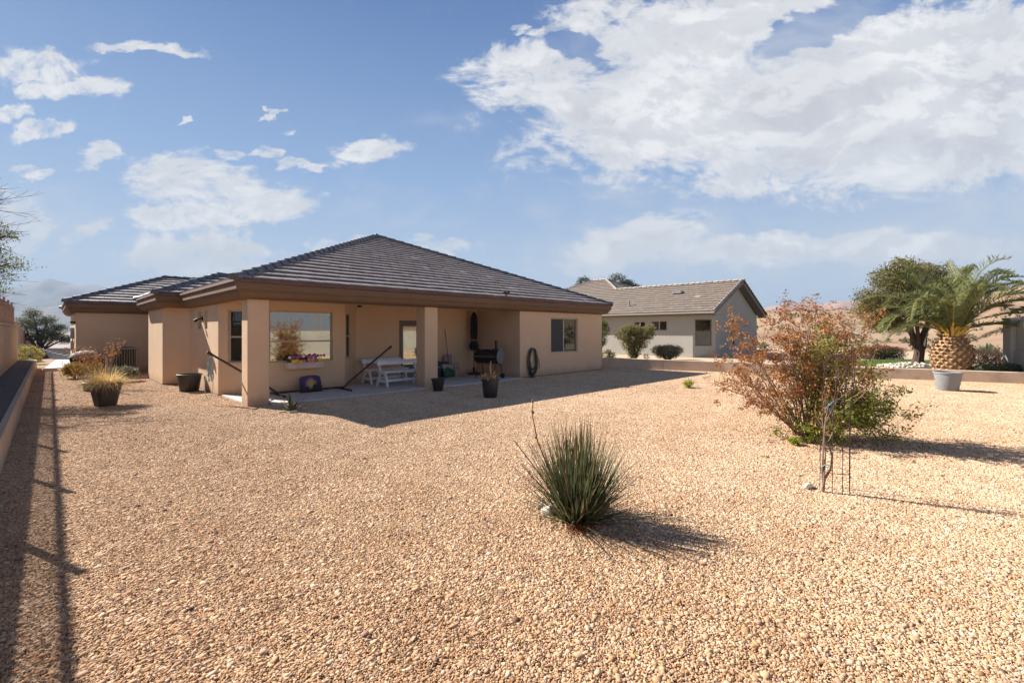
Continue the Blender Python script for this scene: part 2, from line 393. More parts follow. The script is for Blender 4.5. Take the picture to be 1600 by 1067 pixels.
# ------------------------------------------------------------------ roofs
def clip(poly, a, b, c):
    """keep the part of a 2D polygon with a*x+b*y <= c"""
    out = []
    for i in range(len(poly)):
        p, q = poly[i], poly[(i+1) % len(poly)]
        fp = a*p[0]+b*p[1]-c; fq = a*q[0]+b*q[1]-c
        if fp <= 0: out.append(p)
        if (fp < 0 < fq) or (fq < 0 < fp):
            k = fp/(fp-fq); out.append((p[0]+(q[0]-p[0])*k, p[1]+(q[1]-p[1])*k))
    return out
def roof_plane(mb, poly, p0, n, z0, m, ex=0.325, tw=0.33, q=None, contrast=0.13, lip=0.062):
    q = q or rnd; e = (n[1], -n[0])
    loc = [((x-p0[0])*e[0]+(y-p0[1])*e[1], (x-p0[0])*n[0]+(y-p0[1])*n[1]) for x, y in poly]
    def W(u, w, h): return (p0[0]+e[0]*u+n[0]*w, p0[1]+e[1]*u+n[1]*w, z0+m*w+h)
    mb.add([W(u, w, -0.005) for u, w in loc], [tuple(range(len(loc)))], (0.5, 0.5, 0.5))
    wmax = max(w for u, w in loc); k = 0
    while k*ex < wmax:
        w0, w1 = k*ex, (k+1)*ex
        band = clip(clip(loc, 0, -1, -w0), 0, 1, w1)
        if len(band) >= 3:
            u0 = min(u for u, w in band); u1 = max(u for u, w in band)
            j = math.floor((u0-(k % 2)*tw/2)/tw)
            while j*tw+(k % 2)*tw/2 < u1:
                a = j*tw+(k % 2)*tw/2; cell = clip(clip(band, -1, 0, -(a+0.004)), 1, 0, a+tw-0.004)
                if len(cell) >= 3:
                    dz = q.uniform(-0.004, 0.004); t = 1+q.uniform(-contrast, contrast)
                    if q.random() < 0.012: t *= 1.7
                    col = (t, t*q.uniform(0.97, 1.03), t*q.uniform(0.95, 1.04))
                    def H(w): return lip+dz-(w-w0)/ex*(lip-0.012)
                    b = len(cell)
                    mb.add([W(u, w, H(w)) for u, w in cell], [tuple(range(b))], col)
                    low = [(u, w) for u, w in cell if abs(w-w0) < 1e-6]
                    if len(low) >= 2:
                        a0 = min(low); a1 = max(low)
                        mb.add([W(a0[0], w0, H(w0)), W(a1[0], w0, H(w0)), W(a1[0], w0+0.035, 0.0), W(a0[0], w0+0.035, 0.0)], [(0, 1, 2, 3)], col)
                j += 1
        k += 1
def ridge_caps(mb, p0, p1, wdt=0.23, ln=0.40, lift=0.035, drop=0.08, q=None):
    """overlapping cap tiles laid from p0 (low end) to p1"""
    q = q or rnd; p0 = Vector(p0); p1 = Vector(p1); d = p1-p0; L = d.length; d.normalize()
    side = d.cross(Vector((0, 0, 1))).normalized(); up = side.cross(d).normalized()
    if up.z < 0: up = -up
    k = 0; s = -0.05
    while s < L-0.1:
        a = p0+d*s; b = p0+d*min(s+ln+0.07, L+0.04); t = 1+q.uniform(-0.14, 0.14); vs = []
        for p, h, ws in ((a, lift+0.055, 1.06), (b, lift+0.02, 0.9)):
            for ww, hh in ((-1, -drop), (-0.72, -0.02), (-0.3, 0.035), (0.3, 0.035), (0.72, -0.02), (1, -drop)):
                vs.append(p+side*ww*wdt/2*ws+up*(h+hh))
            for ww, hh in ((-1, -drop-0.03), (1, -drop-0.03)):
                vs.append(p+side*ww*wdt/2*ws+up*(h+hh))
        fs = [(i, i+1, i+9, i+8) for i in range(5)] + [(6, 5, 4, 3, 2, 1, 0)[::1] if False else (0, 1, 2, 3, 4, 5, 7, 6), (8, 14, 15, 13, 12, 11, 10, 9)]
        mb.add(vs, fs, (t, t, t)); s += ln; k += 1

# ------------------------------------------------------------------ walls
def wall_skin(mb, a, b, z0, z1, holes=(), depth=0.09):
    """outer face of a wall from a to b (outside on the right), holes (s0,s1,z0,z1) get reveals"""
    a = Vector((a[0], a[1], 0)); b = Vector((b[0], b[1], 0)); d = b-a; L = d.length; d.normalize(); n = Vector((d.y, -d.x, 0))
    S = sorted({0.0, L} | {h[0] for h in holes} | {h[1] for h in holes}); Z = sorted({z0, z1} | {h[2] for h in holes} | {h[3] for h in holes})
    P = lambda s, z, o=0.0: a+d*s-n*o+Vector((0, 0, z))
    for i in range(len(S)-1):
        for j in range(len(Z)-1):
            cs, cz = (S[i]+S[i+1])/2, (Z[j]+Z[j+1])/2
            if any(h[0] < cs < h[1] and h[2] < cz < h[3] for h in holes): continue
            mb.add([P(S[i], Z[j]), P(S[i+1], Z[j]), P(S[i+1], Z[j+1]), P(S[i], Z[j+1])], [(0, 1, 2, 3)])
    for h in holes:
        s0, s1, h0, h1 = h
        for p, q in (((s0, h0), (s1, h0)), ((s1, h0), (s1, h1)), ((s1, h1), (s0, h1)), ((s0, h1), (s0, h0))):
            mb.add([P(p[0], p[1]), P(q[0], q[1]), P(q[0], q[1], depth), P(p[0], p[1], depth)], [(0, 1, 2, 3)])
def wall_frame(a, b):
    """matrix: x along the wall, y outwards, z up"""
    a = Vector((a[0], a[1], 0)); b = Vector((b[0], b[1], 0)); d = (b-a).normalized(); n = Vector((d.y, -d.x, 0))
    return Matrix(((d.x, n.x, 0, a.x), (d.y, n.y, 0, a.y), (0, 0, 1, 0), (0, 0, 0, 1)))
def window(house, a, b, hole, kind='hung', rail=None, glass=None, back=None, fw=0.045, label=None, frame=None, depth=0.09):
    m = wall_frame(a, b); s0, s1, z0, z1 = hole; mb = MB(); y0, y1 = -depth-0.01, -depth+0.035
    for x0, x1, w0, w1 in ((s0, s1, z0, z0+fw), (s0, s1, z1-fw, z1), (s0, s0+fw, z0+fw, z1-fw), (s1-fw, s1, z0+fw, z1-fw)):
        mb.box(x0, y0, w0, x1, y1, w1, m)
    zr = None
    if kind == 'hung':
        zr = rail or (z0+z1)/2; mb.box(s0+fw, y0, zr-0.022, s1-fw, y1-0.006, zr+0.022, m)
    if kind == 'slide':
        sr = (s0+s1)/2; mb.box(sr-0.03, y0, z0+fw, sr+0.03, y1-0.006, z1-fw, m)
    f = mb.build('window', frame or VINYL, house)
    if label: f['label'] = label
    g = glass or GLASS
    def pane(x0, x1, w0, w1):
        MB().box(x0, y0+0.018, w0, x1, y0+0.024, w1, m).build('pane', g, f)
    if kind == 'hung':
        pane(s0+fw, s1-fw, z0+fw, zr-0.022); pane(s0+fw, s1-fw, zr+0.022, z1-fw)
    elif kind == 'slide':
        MB().box(s0+fw, y0+0.030, z0+fw, sr-0.03, y0+0.034, z1-fw, m).build('insect_screen', SCREEN, f); pane(s0+fw, sr-0.03, z0+fw, z1-fw); pane(sr+0.03, s1-fw, z0+fw, z1-fw)
    else: pane(s0+fw, s1-fw, z0+fw, z1-fw)
    if back == 'blind':
        bb = MB(); z = z0+fw
        while z < z1-fw:
            bb.add([m @ Vector(p) for p in ((s0+fw, y0-0.05, z), (s1-fw, y0-0.05, z), (s1-fw, y0-0.03, z+0.04), (s0+fw, y0-0.03, z+0.04))], [(0, 1, 2, 3)]); z += 0.05
        bb.build('blind', BLIND, f)
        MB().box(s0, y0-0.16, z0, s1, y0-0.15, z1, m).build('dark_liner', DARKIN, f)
    elif back == 'curtain':
        pts = []; n = 40
        for i in range(n+1):
            x = s0+fw+(s1-s0-2*fw)*i/n; pts.append((x, y0-0.07+0.02*math.sin(i*1.9)))
        bb = MB(); vs = [m @ Vector((x, y, z)) for z in (z0, z1) for x, y in pts]
        bb.add(vs, [(i, i+1, n+2+i, n+1+i) for i in range(n)]); bb.build('curtain', CURTAIN, f)
    else:
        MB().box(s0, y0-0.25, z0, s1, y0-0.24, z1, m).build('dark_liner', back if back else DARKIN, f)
    return f, m

def offset_ring(poly, off):
    """inset a rectilinear CCW polygon by off"""
    out = []; n = len(poly)
    for i in range(n):
        p0, p1, p2 = [Vector(poly[(i+k) % n]) for k in (-1, 0, 1)]
        d1 = (p1-p0).normalized(); d2 = (p2-p1).normalized()
        n1 = Vector((-d1.y, d1.x)); n2 = Vector((-d2.y, d2.x))
        out.append(tuple(p1+(n1+n2)*off))
    return out
def eave_rings(mb, poly, prof):
    rings = [[(x, y, z) for x, y in offset_ring(poly, o)] for o, z in prof]; n = len(poly)
    vs = [p for r in rings for p in r]
    mb.add(vs, [(k*n+i, k*n+(i+1) % n, (k+1)*n+(i+1) % n, (k+1)*n+i) for k in range(len(rings)-1) for i in range(n)])

# ------------------------------------------------------------------ the house
ZE = 2.86; M1 = 0.411
house = thing('tan_house', (10, 18), 'single-storey tan stucco house with a dark grey tiled hip roof and a covered patio', 'house')
FP = [(3.15, 14.15), (4.0, 13.3), (6.23, 13.3), (6.93, 14.0), (12.0, 14.0), (12.0, 11.6), (17.19, 11.6), (17.19, 31.6), (0.72, 31.6), (0.72, 25.0),
      (3.15, 25.0), (3.15, 21.2), (2.53, 21.2), (2.53, 18.24), (3.15, 17.62)]
HOLES = {0: [(0.25, 0.98, 0.87, 2.28)], 1: [(0.14, 1.865, 0.87, 2.27)], 2: [(0.12, 0.60, 0.88, 2.26)], 3: [(1.58, 2.52, 0.04, 2.08)],
         5: [(1.74, 3.44, 0.86, 2.23)], 14: [(1.08, 1.50, 1.78, 2.30), (1.95, 2.28, 1.78, 2.30)]}
w = MB()
for i in range(len(FP)):
    wall_skin(w, FP[i], FP[(i+1) % len(FP)], 0.0, 2.62 if i in (0, 1, 2, 3, 4) else 2.45, HOLES.get(i, ()))
w.build('wall', STUCCO, house)
# weep screed along the wall foot
for i in (4, 5, 12, 13, 14):
    ft = MB()
    m = wall_frame(FP[i], FP[(i+1) % len(FP)]); L = (Vector(FP[(i+1) % len(FP)])-Vector(FP[i])).length
    ft.box(0.004, 0.002, 0.0, L-0.004, 0.010, 0.05, m)
    ft.build('foundation', mat('w_foundation', (0.22, 0.165, 0.13), 0.95, var=0.15), house)
window(house, FP[0], FP[1], HOLES[0][0], 'hung', 1.56, back='blind')
window(house, FP[1], FP[2], HOLES[1][0], 'hung', 1.43, glass=GLASSR, back=None, fw=0.04, label='wide picture window with a low cross rail')
window(house, FP[2], FP[3], HOLES[2][0], 'hung', 1.56, back=None, label='narrow window on the angled bay wall')
window(house, FP[5], FP[6], HOLES[5][0], 'slide', back='curtain')
for h in HOLES[14]: window(house, FP[14], FP[0], h, 'fixed', label='small square window high on the side wall')
# patio door
m = wall_frame(FP[3], FP[4]); s0, s1, z0, z1 = HOLES[3][0]
fr = MB()
fr.box(s0, -0.10, z0, s0+0.06, 0.015, z1, m); fr.box(s1-0.06, -0.10, z0, s1, 0.015, z1, m); fr.box(s0+0.06, -0.10, z1-0.07, s1-0.06, 0.015, z1, m)
fr.build('door_frame', DOORB, house)
dr = MB()
x0, x1 = s0+0.065, s1-0.065
for q in ((x0, z0, x0+0.10, z1-0.08), (x1-0.10, z0, x1, z1-0.08), (x0+0.10, z0, x1-0.10, z0+0.22), (x0+0.10, z1-0.20, x1-0.10, z1-0.08)):
    dr.box(q[0], -0.085, q[1], q[2], -0.045, q[3], m)
door = dr.build('door', DOORB, house)
MB().box(x0+0.10, -0.075, z0+0.22, x1-0.10, -0.07, z1-0.20, m).build('pane', GLASSR, door)
MB().box(x0+0.08, -0.30, z0+0.2, x1-0.08, -0.29, z1-0.18, m).build('dark_liner', DARKIN, door)
g = MB()
for q in ((x0+0.10, z0+0.22, x0+0.125, z1-0.20), (x1-0.125, z0+0.22, x1-0.10, z1-0.20), (x0+0.125, z0+0.22, x1-0.125, z0+0.245), (x0+0.125, z1-0.225, x1-0.125, z1-0.20)):
    g.box(q[0], -0.069, q[1], q[2], -0.04, q[3], m)
g.build('glazing_bead', WHITEW, door)
MB().tube([m @ Vector(p) for p in ((x1-0.05, -0.04, 1.0), (x1-0.05, 0.01, 1.0), (x1-0.15, 0.012, 1.0))], 0.011, 8).build('handle', GREYM, door)
# pillars
for (a, b) in ((3.156, 3.61), (7.92, 8.39)):
    MB().bev(a, 11.60, -0.02, b, 12.05, 2.46, 0.012).build('pillar', STUCCO, house)
# eaves
EV = [(2.85, 11.3), (17.49, 11.3), (17.49, 31.9), (0.42, 31.9), (0.42, 24.7), (2.85, 24.7), (2.85, 21.5), (2.23, 21.5), (2.23, 17.3), (2.85, 17.3)]
e = MB()
cove = [(0.0, 2.80), (0.0, 2.635), (0.035, 2.635), (0.035, 2.60)]
for k in range(7):
    a = math.pi/2*k/6; cove.append((0.06+0.215*(1-math.cos(a)), 2.60-0.166*math.sin(a)))
cove.append((0.305, 2.434)); eave_rings(e, EV, cove)
smooth_by(e.build('fascia', TRIM, house), 35)
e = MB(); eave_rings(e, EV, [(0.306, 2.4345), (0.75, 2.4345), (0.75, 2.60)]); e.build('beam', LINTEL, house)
e = MB(); e.add([(3.0, 11.8, 2.60), (12.2, 11.8, 2.60), (12.2, 14.3, 2.60), (3.0, 14.3, 2.60)], [(3, 2, 1, 0)]); e.build('patio_ceiling', STUCCO, house)
e = MB()
eave_rings(e, EV, [(0.02, 2.86), (-0.035, 2.86), (-0.045, 2.80), (-0.02, 2.785), (0.01, 2.785)]); e.build('gutter', GUTTER, house)
# roof planes
r = MB()
roof_plane(r, [(2.85, 11.3), (17.49, 11.3), (10.17, 18.62)], (2.85, 11.3), (0, 1), ZE, M1)
roof_plane(r, [(17.49, 11.3), (17.49, 31.9), (10.17, 24.58), (10.17, 18.62)], (17.49, 11.3), (-1, 0), ZE, M1)
roof_plane(r, [(17.49, 31.9), (2.85, 31.9), (10.17, 24.58)], (17.49, 31.9), (0, -1), ZE, M1)
roof_plane(r, [(2.85, 11.3), (10.17, 18.62), (10.17, 24.58), (2.85, 31.9)], (2.85, 11.3), (1, 0), ZE, M1)
roof_plane(r, [(2.23, 17.3), (2.85, 17.3), (4.95, 19.4), (4.33, 19.4)], (2.23, 17.3), (0, 1), ZE, M1)
roof_plane(r, [(2.23, 21.5), (2.85, 21.5), (4.95, 19.4), (4.33, 19.4)], (2.23, 21.5), (0, -1), ZE, M1)
roof_plane(r, [(2.23, 17.3), (4.33, 19.4), (2.23, 21.5)], (2.23, 17.3), (1, 0), ZE, M1)
roof_plane(r, [(0.42, 24.7), (2.85, 24.7), (6.45, 28.3), (4.02, 28.3)], (0.42, 24.7), (0, 1), ZE, M1)
roof_plane(r, [(0.42, 31.9), (2.85, 31.9), (6.45, 28.3), (4.02, 28.3)], (0.42, 31.9), (0, -1), ZE, M1)
roof_plane(r, [(0.42, 24.7), (4.02, 28.3), (0.42, 31.9)], (0.42, 24.7), (1, 0), ZE, M1)
roof = r.build('roof', TILE, house)
PK = ZE+M1*7.32
for a, b in (((2.85, 11.3, ZE), (10.17, 18.62, PK)), ((17.49, 11.3, ZE), (10.17, 18.62, PK)), ((10.17, 18.62, PK), (10.17, 24.58, PK)),
             ((17.49, 31.9, ZE), (10.17, 24.58, PK)), ((2.23, 17.3, ZE), (4.33, 19.4, ZE+M1*2.1)), ((4.33, 19.4, ZE+M1*2.1), (4.95, 19.4, ZE+M1*2.1)),
             ((2.23, 21.5, ZE), (4.33, 19.4, ZE+M1*2.1)), ((0.42, 24.7, ZE), (4.02, 28.3, ZE+M1*3.6)), ((0.42, 31.9, ZE), (4.02, 28.3, ZE+M1*3.6)),
             ((4.02, 28.3, ZE+M1*3.6), (6.45, 28.3, ZE+M1*3.6))):
    rc = MB(); ridge_caps(rc, a, b); rc.build('ridge_cap', RIDGE, roof)

# patio slab
s = MB(); s.prism([(3.2, 14.05), (3.2, 12.06), (3.63, 12.06), (3.63, 11.42), (7.9, 11.42), (7.9, 12.06), (8.41, 12.06), (8.41, 11.42), (11.98, 11.42), (11.98, 13.98), (6.9, 13.98), (6.2, 13.28), (4.0, 13.28)], -0.05, 0.045)
tag(s.build('patio_slab', CONC), 'grey concrete patio slab under the covered porch', kind='structure')
# small fittings on the house
o = MB(); o.lathe([(0.0, 0), (0.07, 0.0), (0.075, 0.03), (0.05, 0.05), (0.05, 0.11), (0.085, 0.16), (0.0, 0.18)][::-1], 14, (6.5, 12.9, 2.42)).build('ceiling_light', BLACKM, house, smooth=False)
fl = MB(); m = wall_frame(FP[14], FP[0])
fl.box(1.66, 0.0, 2.02, 1.76, 0.03, 2.14, m); fl.tube([m @ Vector(p) for p in ((1.71, 0.03, 2.08), (1.71, 0.12, 2.06), (1.71, 0.2, 2.0))], [0.02, 0.03, 0.055], 8)
fl.build('wall_light', BLACKM, house)
cmr = MB(); mm = Matrix.Translation(far(791, 15.9, 2.95)); cx, cy, cz = mm.translation
cmr.box(-0.02, -0.02, -0.14, 0.02, 0.02, 0.06, mm); cmr.bev(-0.14, -0.05, 0.03, -0.02, 0.05, 0.11, 0.01, mm); cmr.bev(0.02, -0.05, 0.05, 0.13, 0.05, 0.13, 0.01, mm)
cmr.build('floodlight', BLACKM, house)
m = wall_frame(FP[8], FP[9])
MB().bev(6.2, 0.0, 2.02, 6.4, 0.16, 2.10, 0.01, m).build('wall_light', BLACKM, house)
MB().bev(4.9, 0.0, 1.4, 5.15, 0.12, 1.85, 0.01, m).build('electric_box', GREYM, house)
MB().bev(4.2, 0.0, 0.9, 4.5, 0.1, 1.3, 0.01, m).build('electric_box', GREYM, house)
MB().tube([m @ Vector(p) for p in ((5.0, .05, .02), (5.0, .05, 1.4))], 0.02).build('conduit', GREYM, house)

# ------------------------------------------------------------------ ground
def fbm(x, y, s=1.0, o=4, seed=0):
    v = 0; a = 0.5
    for k in range(o):
        v += a*math.sin(x*s*1.7+seed*3.1+1.3*math.sin(y*s*1.1+k*2+seed))*math.cos(y*s*1.9+seed*1.7+1.1*math.sin(x*s*0.9+k)); s *= 2.03; a *= 0.5
    return v
def hill(x, y):
    r = math.hypot(x, y)
    if r < 44: return -0.02
    az = math.degrees(math.atan2(y, x))      # 0 = +X, 45 = straight ahead
    k = min(1, (r-44)/60)
    right = max(0, min(1, (36-az)/22))*max(0, min(1, (az+60)/20))
    left = max(0, min(1, (az-60)/20))
    prof = 8.5*max(0, min(1, (r-60)/330))**0.8 + (4.0*(1-math.cos(min(1, max(0, (r-70)/90))*math.pi))/2)
    rise = 1.0 + 0.75*max(0, min(1, (5-az)/9))
    h = right*(prof*rise + fbm(x, y, 0.035, 5)*2.4*k + fbm(x, y, 0.13, 4, 2)*0.9*k)
    h += left*(-k*3.5 + fbm(x, y, 0.03, 4, 5)*1.2*k)
    if r > 520: h = h*max(0.0, 1-(r-520)/1500)
    return h-0.02
def terrain():
    V = []; Fq = []; nr = 150; na = 360
    rs = [0.0]+[44*((i)/30.0) for i in range(1, 31)]+[44*(12000/44.0)**(i/float(nr-31)) for i in range(1, nr-30)]
    for r_ in rs:
        for k in range(na):
            a = 2*math.pi*k/na; x, y = r_*math.cos(a), r_*math.sin(a); V.append((x, y, hill(x, y)))
    for i in range(len(rs)-1):
        for k in range(na): Fq.append((i*na+k, (i+1)*na+k, (i+1)*na+(k+1) % na, i*na+(k+1) % na))
    m = bpy.data.materials.new('desert_ground'); m.use_nodes = True; t = NT(m.node_tree); b = t.n['Principled BSDF']
    pos = t.new('ShaderNodeNewGeometry').outputs['Position']
    n = t.noise(pos, 0.06, 8, 0.65); n2 = t.noise(pos, 1.3, 4, 0.7); n3 = t.noise(pos, 0.35, 3, 0.6)
    c = t.ramp(n, [(0.3, (0.24, 0.15, 0.095)), (0.5, (0.33, 0.23, 0.155)), (0.7, (0.40, 0.30, 0.21))])
    c = t.mix(t.math('MULTIPLY', t.mapr(n2, 0.56, 0.66), t.mapr(n3, 0.4, 0.6)), c, (0.20, 0.16, 0.09))
    # within the yard the bare soil between the stones
    ln = t.new('ShaderNodeVectorMath', operation='LENGTH'); t.put(ln.inputs[0], pos)
    c = t.mix(t.mapr(ln.outputs['Value'], 36, 42), (0.35, 0.25, 0.165), c)
    t.put(b.inputs['Base Color'], c); b.inputs['Roughness'].default_value = 1.0; b.inputs['Specular IOR Level'].default_value = 0.1
    o = npmesh('ground', V, Fq, m, smooth=True); tag(o, kind='structure')
terrain()

PAL = np.array([0.775, 0.755, 0.75])*np.array([(0.84, 0.65, 0.43), (0.76, 0.54, 0.335), (0.60, 0.375, 0.20), (0.76, 0.56, 0.41), (0.90, 0.78, 0.60), (0.54, 0.41, 0.31), (0.26, 0.17, 0.12), (0.76, 0.47, 0.25)])
PW = np.array([0.27, 0.20, 0.10, 0.13, 0.13, 0.06, 0.04, 0.07])
def pebble_tile(seed, size=1.2, gap=0.0103):
    g = np.random.default_rng(seed)
    phi = (1+5**0.5)/2
    ico = np.array([(-1, phi, 0), (1, phi, 0), (-1, -phi, 0), (1, -phi, 0), (0, -1, phi), (0, 1, phi), (0, -1, -phi), (0, 1, -phi), (phi, 0, -1), (phi, 0, 1), (-phi, 0, -1), (-phi, 0, 1)])
    ico /= np.linalg.norm(ico[0])
    fc = np.array([(0,11,5),(0,5,1),(0,1,7),(0,7,10),(0,10,11),(1,5,9),(5,11,4),(11,10,2),(10,7,6),(7,1,8),(3,9,4),(3,4,2),(3,2,6),(3,6,8),(3,8,9),(4,9,5),(2,4,11),(6,2,10),(8,6,7),(9,8,1)])
    n = int(size/gap); ii, jj = np.meshgrid(np.arange(n), np.arange(n)); N = n*n
    cx = (ii.ravel()+0.5+g.uniform(-0.55, 0.55, N))*gap-size/2; cy = (jj.ravel()+0.5+g.uniform(-0.55, 0.55, N))*gap-size/2
    r = 0.0065*np.exp(g.normal(0, 0.40, N)); cz = g.uniform(-0.1, 0.6, N)*0.003+0.003
    V = ico[None]*(1+g.uniform(-0.30, 0.30, (N, 12, 1)))
    V = V*(r[:, None, None]*np.stack([g.uniform(0.85, 1.7, N), g.uniform(0.7, 1.1, N), g.uniform(0.34, 0.62, N)], 1)[:, None, :])
    az = g.uniform(0, 2*np.pi, N); ti = g.normal(0, 0.35, N)
    ct, st = np.cos(ti), np.sin(ti); x, y, z = V[..., 0], V[..., 1], V[..., 2]
    y2 = y*ct[:, None]-z*st[:, None]; z2 = y*st[:, None]+z*ct[:, None]
    ca, sa = np.cos(az)[:, None], np.sin(az)[:, None]
    V = np.stack([x*ca-y2*sa+cx[:, None], x*sa+y2*ca+cy[:, None], z2+cz[:, None]], -1).reshape(-1, 3)
    Fq = (fc[None]+np.arange(N)[:, None, None]*12).reshape(-1, 3)
    ci = g.choice(len(PAL), N, p=PW/PW.sum()); col = PAL[ci]*g.uniform(0.82, 1.12, (N, 1))
    return V, Fq, np.repeat(col, 20, 0)
def gravel():
    m = bpy.data.materials.new('gravel_stone'); m.use_nodes = True; t = NT(m.node_tree); b = t.n['Principled BSDF']
    a = t.new('ShaderNodeVertexColor', layer_name='tint'); pos = t.new('ShaderNodeNewGeometry').outputs['Position']
    big = t.noise(pos, 0.22, 3, 0.5); mid = t.noise(pos, 1.6, 6, 0.7)
    c = t.mix(1.0, a.outputs[0], t.ramp(big, [(0.35, (0.95, 0.90, 0.86)), (0.65, (1.08, 1.06, 1.05))]), 'MULTIPLY')
    c = t.mix(1.0, c, t.ramp(mid, [(0.3, (0.86, 0.80, 0.76)), (0.6, (1.05, 1.05, 1.05))]), 'MULTIPLY')
    sx = t.new('ShaderNodeSeparateXYZ'); t.put(sx.inputs[0], pos)
    red = t.math('ADD', sx.outputs[0], t.math('MULTIPLY', t.math('SUBTRACT', mid, 0.5), 3.0))
    c = t.mix(1.0, c, t.ramp(t.mapr(red, 0.0, 6.0), [(0.0, (0.80, 0.735, 0.675)), (1.0, (1.0, 1.0, 1.0))]), 'MULTIPLY')
    t.put(b.inputs['Base Color'], c); b.inputs['Roughness'].default_value = 0.85; b.inputs['Specular IOR Level'].default_value = 0.3
    tiles = [npmesh('gravel_patch', *pebble_tile(s_)[:2], m, parent=False, tint=pebble_tile(s_)[2]) for s_ in (3, 11, 29)]
    pts = []; rot = []; var = []
    q = random.Random(4)
    for i in range(0, 21):
        for j in range(-5, 27):
            x, y = 0.10+i*1.185, j*1.185+0.3
            if (4.4 < x < 16 and y > 14.6) or (x > 18.2 and y > 13): continue
            if x > 19.9+(7.5-y)*0.29+0.45: continue
            pts.append((x, y, q.uniform(-0.001, 0.001))); rot.append(q.randrange(4)*math.pi/2); var.append(q.randrange(3))
    me = bpy.data.meshes.new('gravel'); me.from_pydata(pts, [], []); me.update()
    ar = me.attributes.new('turn', 'FLOAT', 'POINT'); ar.data.foreach_set('value', rot)
    av = me.attributes.new('variant', 'INT', 'POINT'); av.data.foreach_set('value', var)
    o = bpy.data.objects.new('gravel', me); C.objects.link(o); tag(o, kind='stuff')
    o['label'] = 'peach and tan crushed gravel covering the whole yard'; o['category'] = 'gravel'
    gt = bpy.data.node_groups.new('gravel_scatter', 'GeometryNodeTree')
    gt.interface.new_socket('Geometry', in_out='INPUT', socket_type='NodeSocketGeometry'); gt.interface.new_socket('Geometry', in_out='OUTPUT', socket_type='NodeSocketGeometry')
    N = gt.nodes; L = gt.links; gi = N.new('NodeGroupInput'); go = N.new('NodeGroupOutput'); ip = N.new('GeometryNodeInstanceOnPoints'); jn = N.new('GeometryNodeJoinGeometry')
    for tl in reversed(tiles):
        oi = N.new('GeometryNodeObjectInfo'); oi.inputs[0].default_value = tl; oi.inputs['As Instance'].default_value = True; L.new(oi.outputs['Geometry'], jn.inputs[0])
    L.new(gi.outputs[0], ip.inputs['Points']); L.new(jn.outputs[0], ip.inputs['Instance']); ip.inputs['Pick Instance'].default_value = True
    na = N.new('GeometryNodeInputNamedAttribute'); na.data_type = 'INT'; na.inputs[0].default_value = 'variant'; L.new(na.outputs['Attribute'], ip.inputs['Instance Index'])
    nb = N.new('GeometryNodeInputNamedAttribute'); nb.data_type = 'FLOAT'; nb.inputs[0].default_value = 'turn'
    cb = N.new('ShaderNodeCombineXYZ'); L.new(nb.outputs['Attribute'], cb.inputs[2])
    er = N.new('FunctionNodeEulerToRotation'); L.new(cb.outputs[0], er.inputs[0]); L.new(er.outputs[0], ip.inputs['Rotation'])
    L.new(ip.outputs[0], go.inputs[0])
    md = o.modifiers.new('scatter', 'NODES'); md.node_group = gt
gravel()

# ------------------------------------------------------------------ foliage helpers
def leaves(name, P, size, cols, material, parent=None, off=(0, 0, 0), asp=0.45, seed=1, droop=0.0, D=None, quad=True):
    """one leaf-shaped face per point; cols is a list of colours picked at random"""
    g = np.random.default_rng(seed); P = np.asarray(P, dtype=float); N = len(P)
    if D is None: D = g.normal(0, 1, (N, 3))
    D = D/np.maximum(np.linalg.norm(D, axis=1, keepdims=True), 1e-6); D[:, 2] -= droop; D /= np.linalg.norm(D, axis=1, keepdims=True)
    A = np.cross(D, g.normal(0, 1, (N, 3))); A /= np.maximum(np.linalg.norm(A, axis=1, keepdims=True), 1e-6)
    s = (np.asarray(size)*g.uniform(0.6, 1.3, N))[:, None] if np.isscalar(size) else np.asarray(size)[:, None]*g.uniform(0.7, 1.2, N)[:, None]
    Nn = np.cross(A, D)
    V = np.stack([P, P+D*s*0.5+A*s*asp*0.5+Nn*s*0.06, P+D*s, P+D*s*0.5-A*s*asp*0.5+Nn*s*0.06], 1).reshape(-1, 3)
    Fq = np.arange(N*4).reshape(-1, 4)
    cols = np.asarray(cols); c = cols[g.integers(0, len(cols), N)]*g.uniform(0.75, 1.25, (N, 1))
    return npmesh(name, V, Fq, material, parent, np.clip(c, 0, 1), off)
def grow(mb, p, d, ln, r, depth, q, tips, spread=0.6, up=0.1, n=(2, 3), segs=3, shrink=0.68, wob=0.18, sides=5, taper=0.62):
    """branch with children; tips collects (point, direction, depth) along the thin ends"""
    pts = [Vector(p)]; d = Vector(d).normalized(); rad = [r]
    for k in range(segs):
        d = (d+Vector((q.gauss(0, wob), q.gauss(0, wob), q.gauss(0, wob)+up*0.3))).normalized()
        pts.append(pts[-1]+d*ln/segs); rad.append(r*(1-(1-taper)*(k+1)/segs))
        if depth <= 1: tips.append((pts[-1].copy(), d.copy(), depth))
    mb.tube(pts, rad, sides if depth > 1 else 3, cap=False)
    if depth == 0: return
    for c in range(q.randint(*n)):
        nd = (d+Vector((q.gauss(0, spread), q.gauss(0, spread), q.gauss(0, spread*0.7)+up))).normalized()
        at = pts[-1] if c == 0 else pts[q.randint(max(1, segs-1), segs)]
        grow(mb, at, nd, ln*shrink*q.uniform(0.8, 1.15), rad[-1]*0.85, depth-1, q, tips, spread, up, n, segs, shrink, wob, sides, taper)
def scatter_tips(tips, per, jit, q):
    P = []; D = []
    for p, d, _ in tips:
        for k in range(per):
            P.append((p.x+q.gauss(0, jit), p.y+q.gauss(0, jit), p.z+q.gauss(0, jit*0.8))); D.append((d.x*0.5+q.gauss(0, 0.7), d.y*0.5+q.gauss(0, 0.7), d.z*0.5+q.gauss(0, 0.6)))
    return np.array(P), np.array(D)
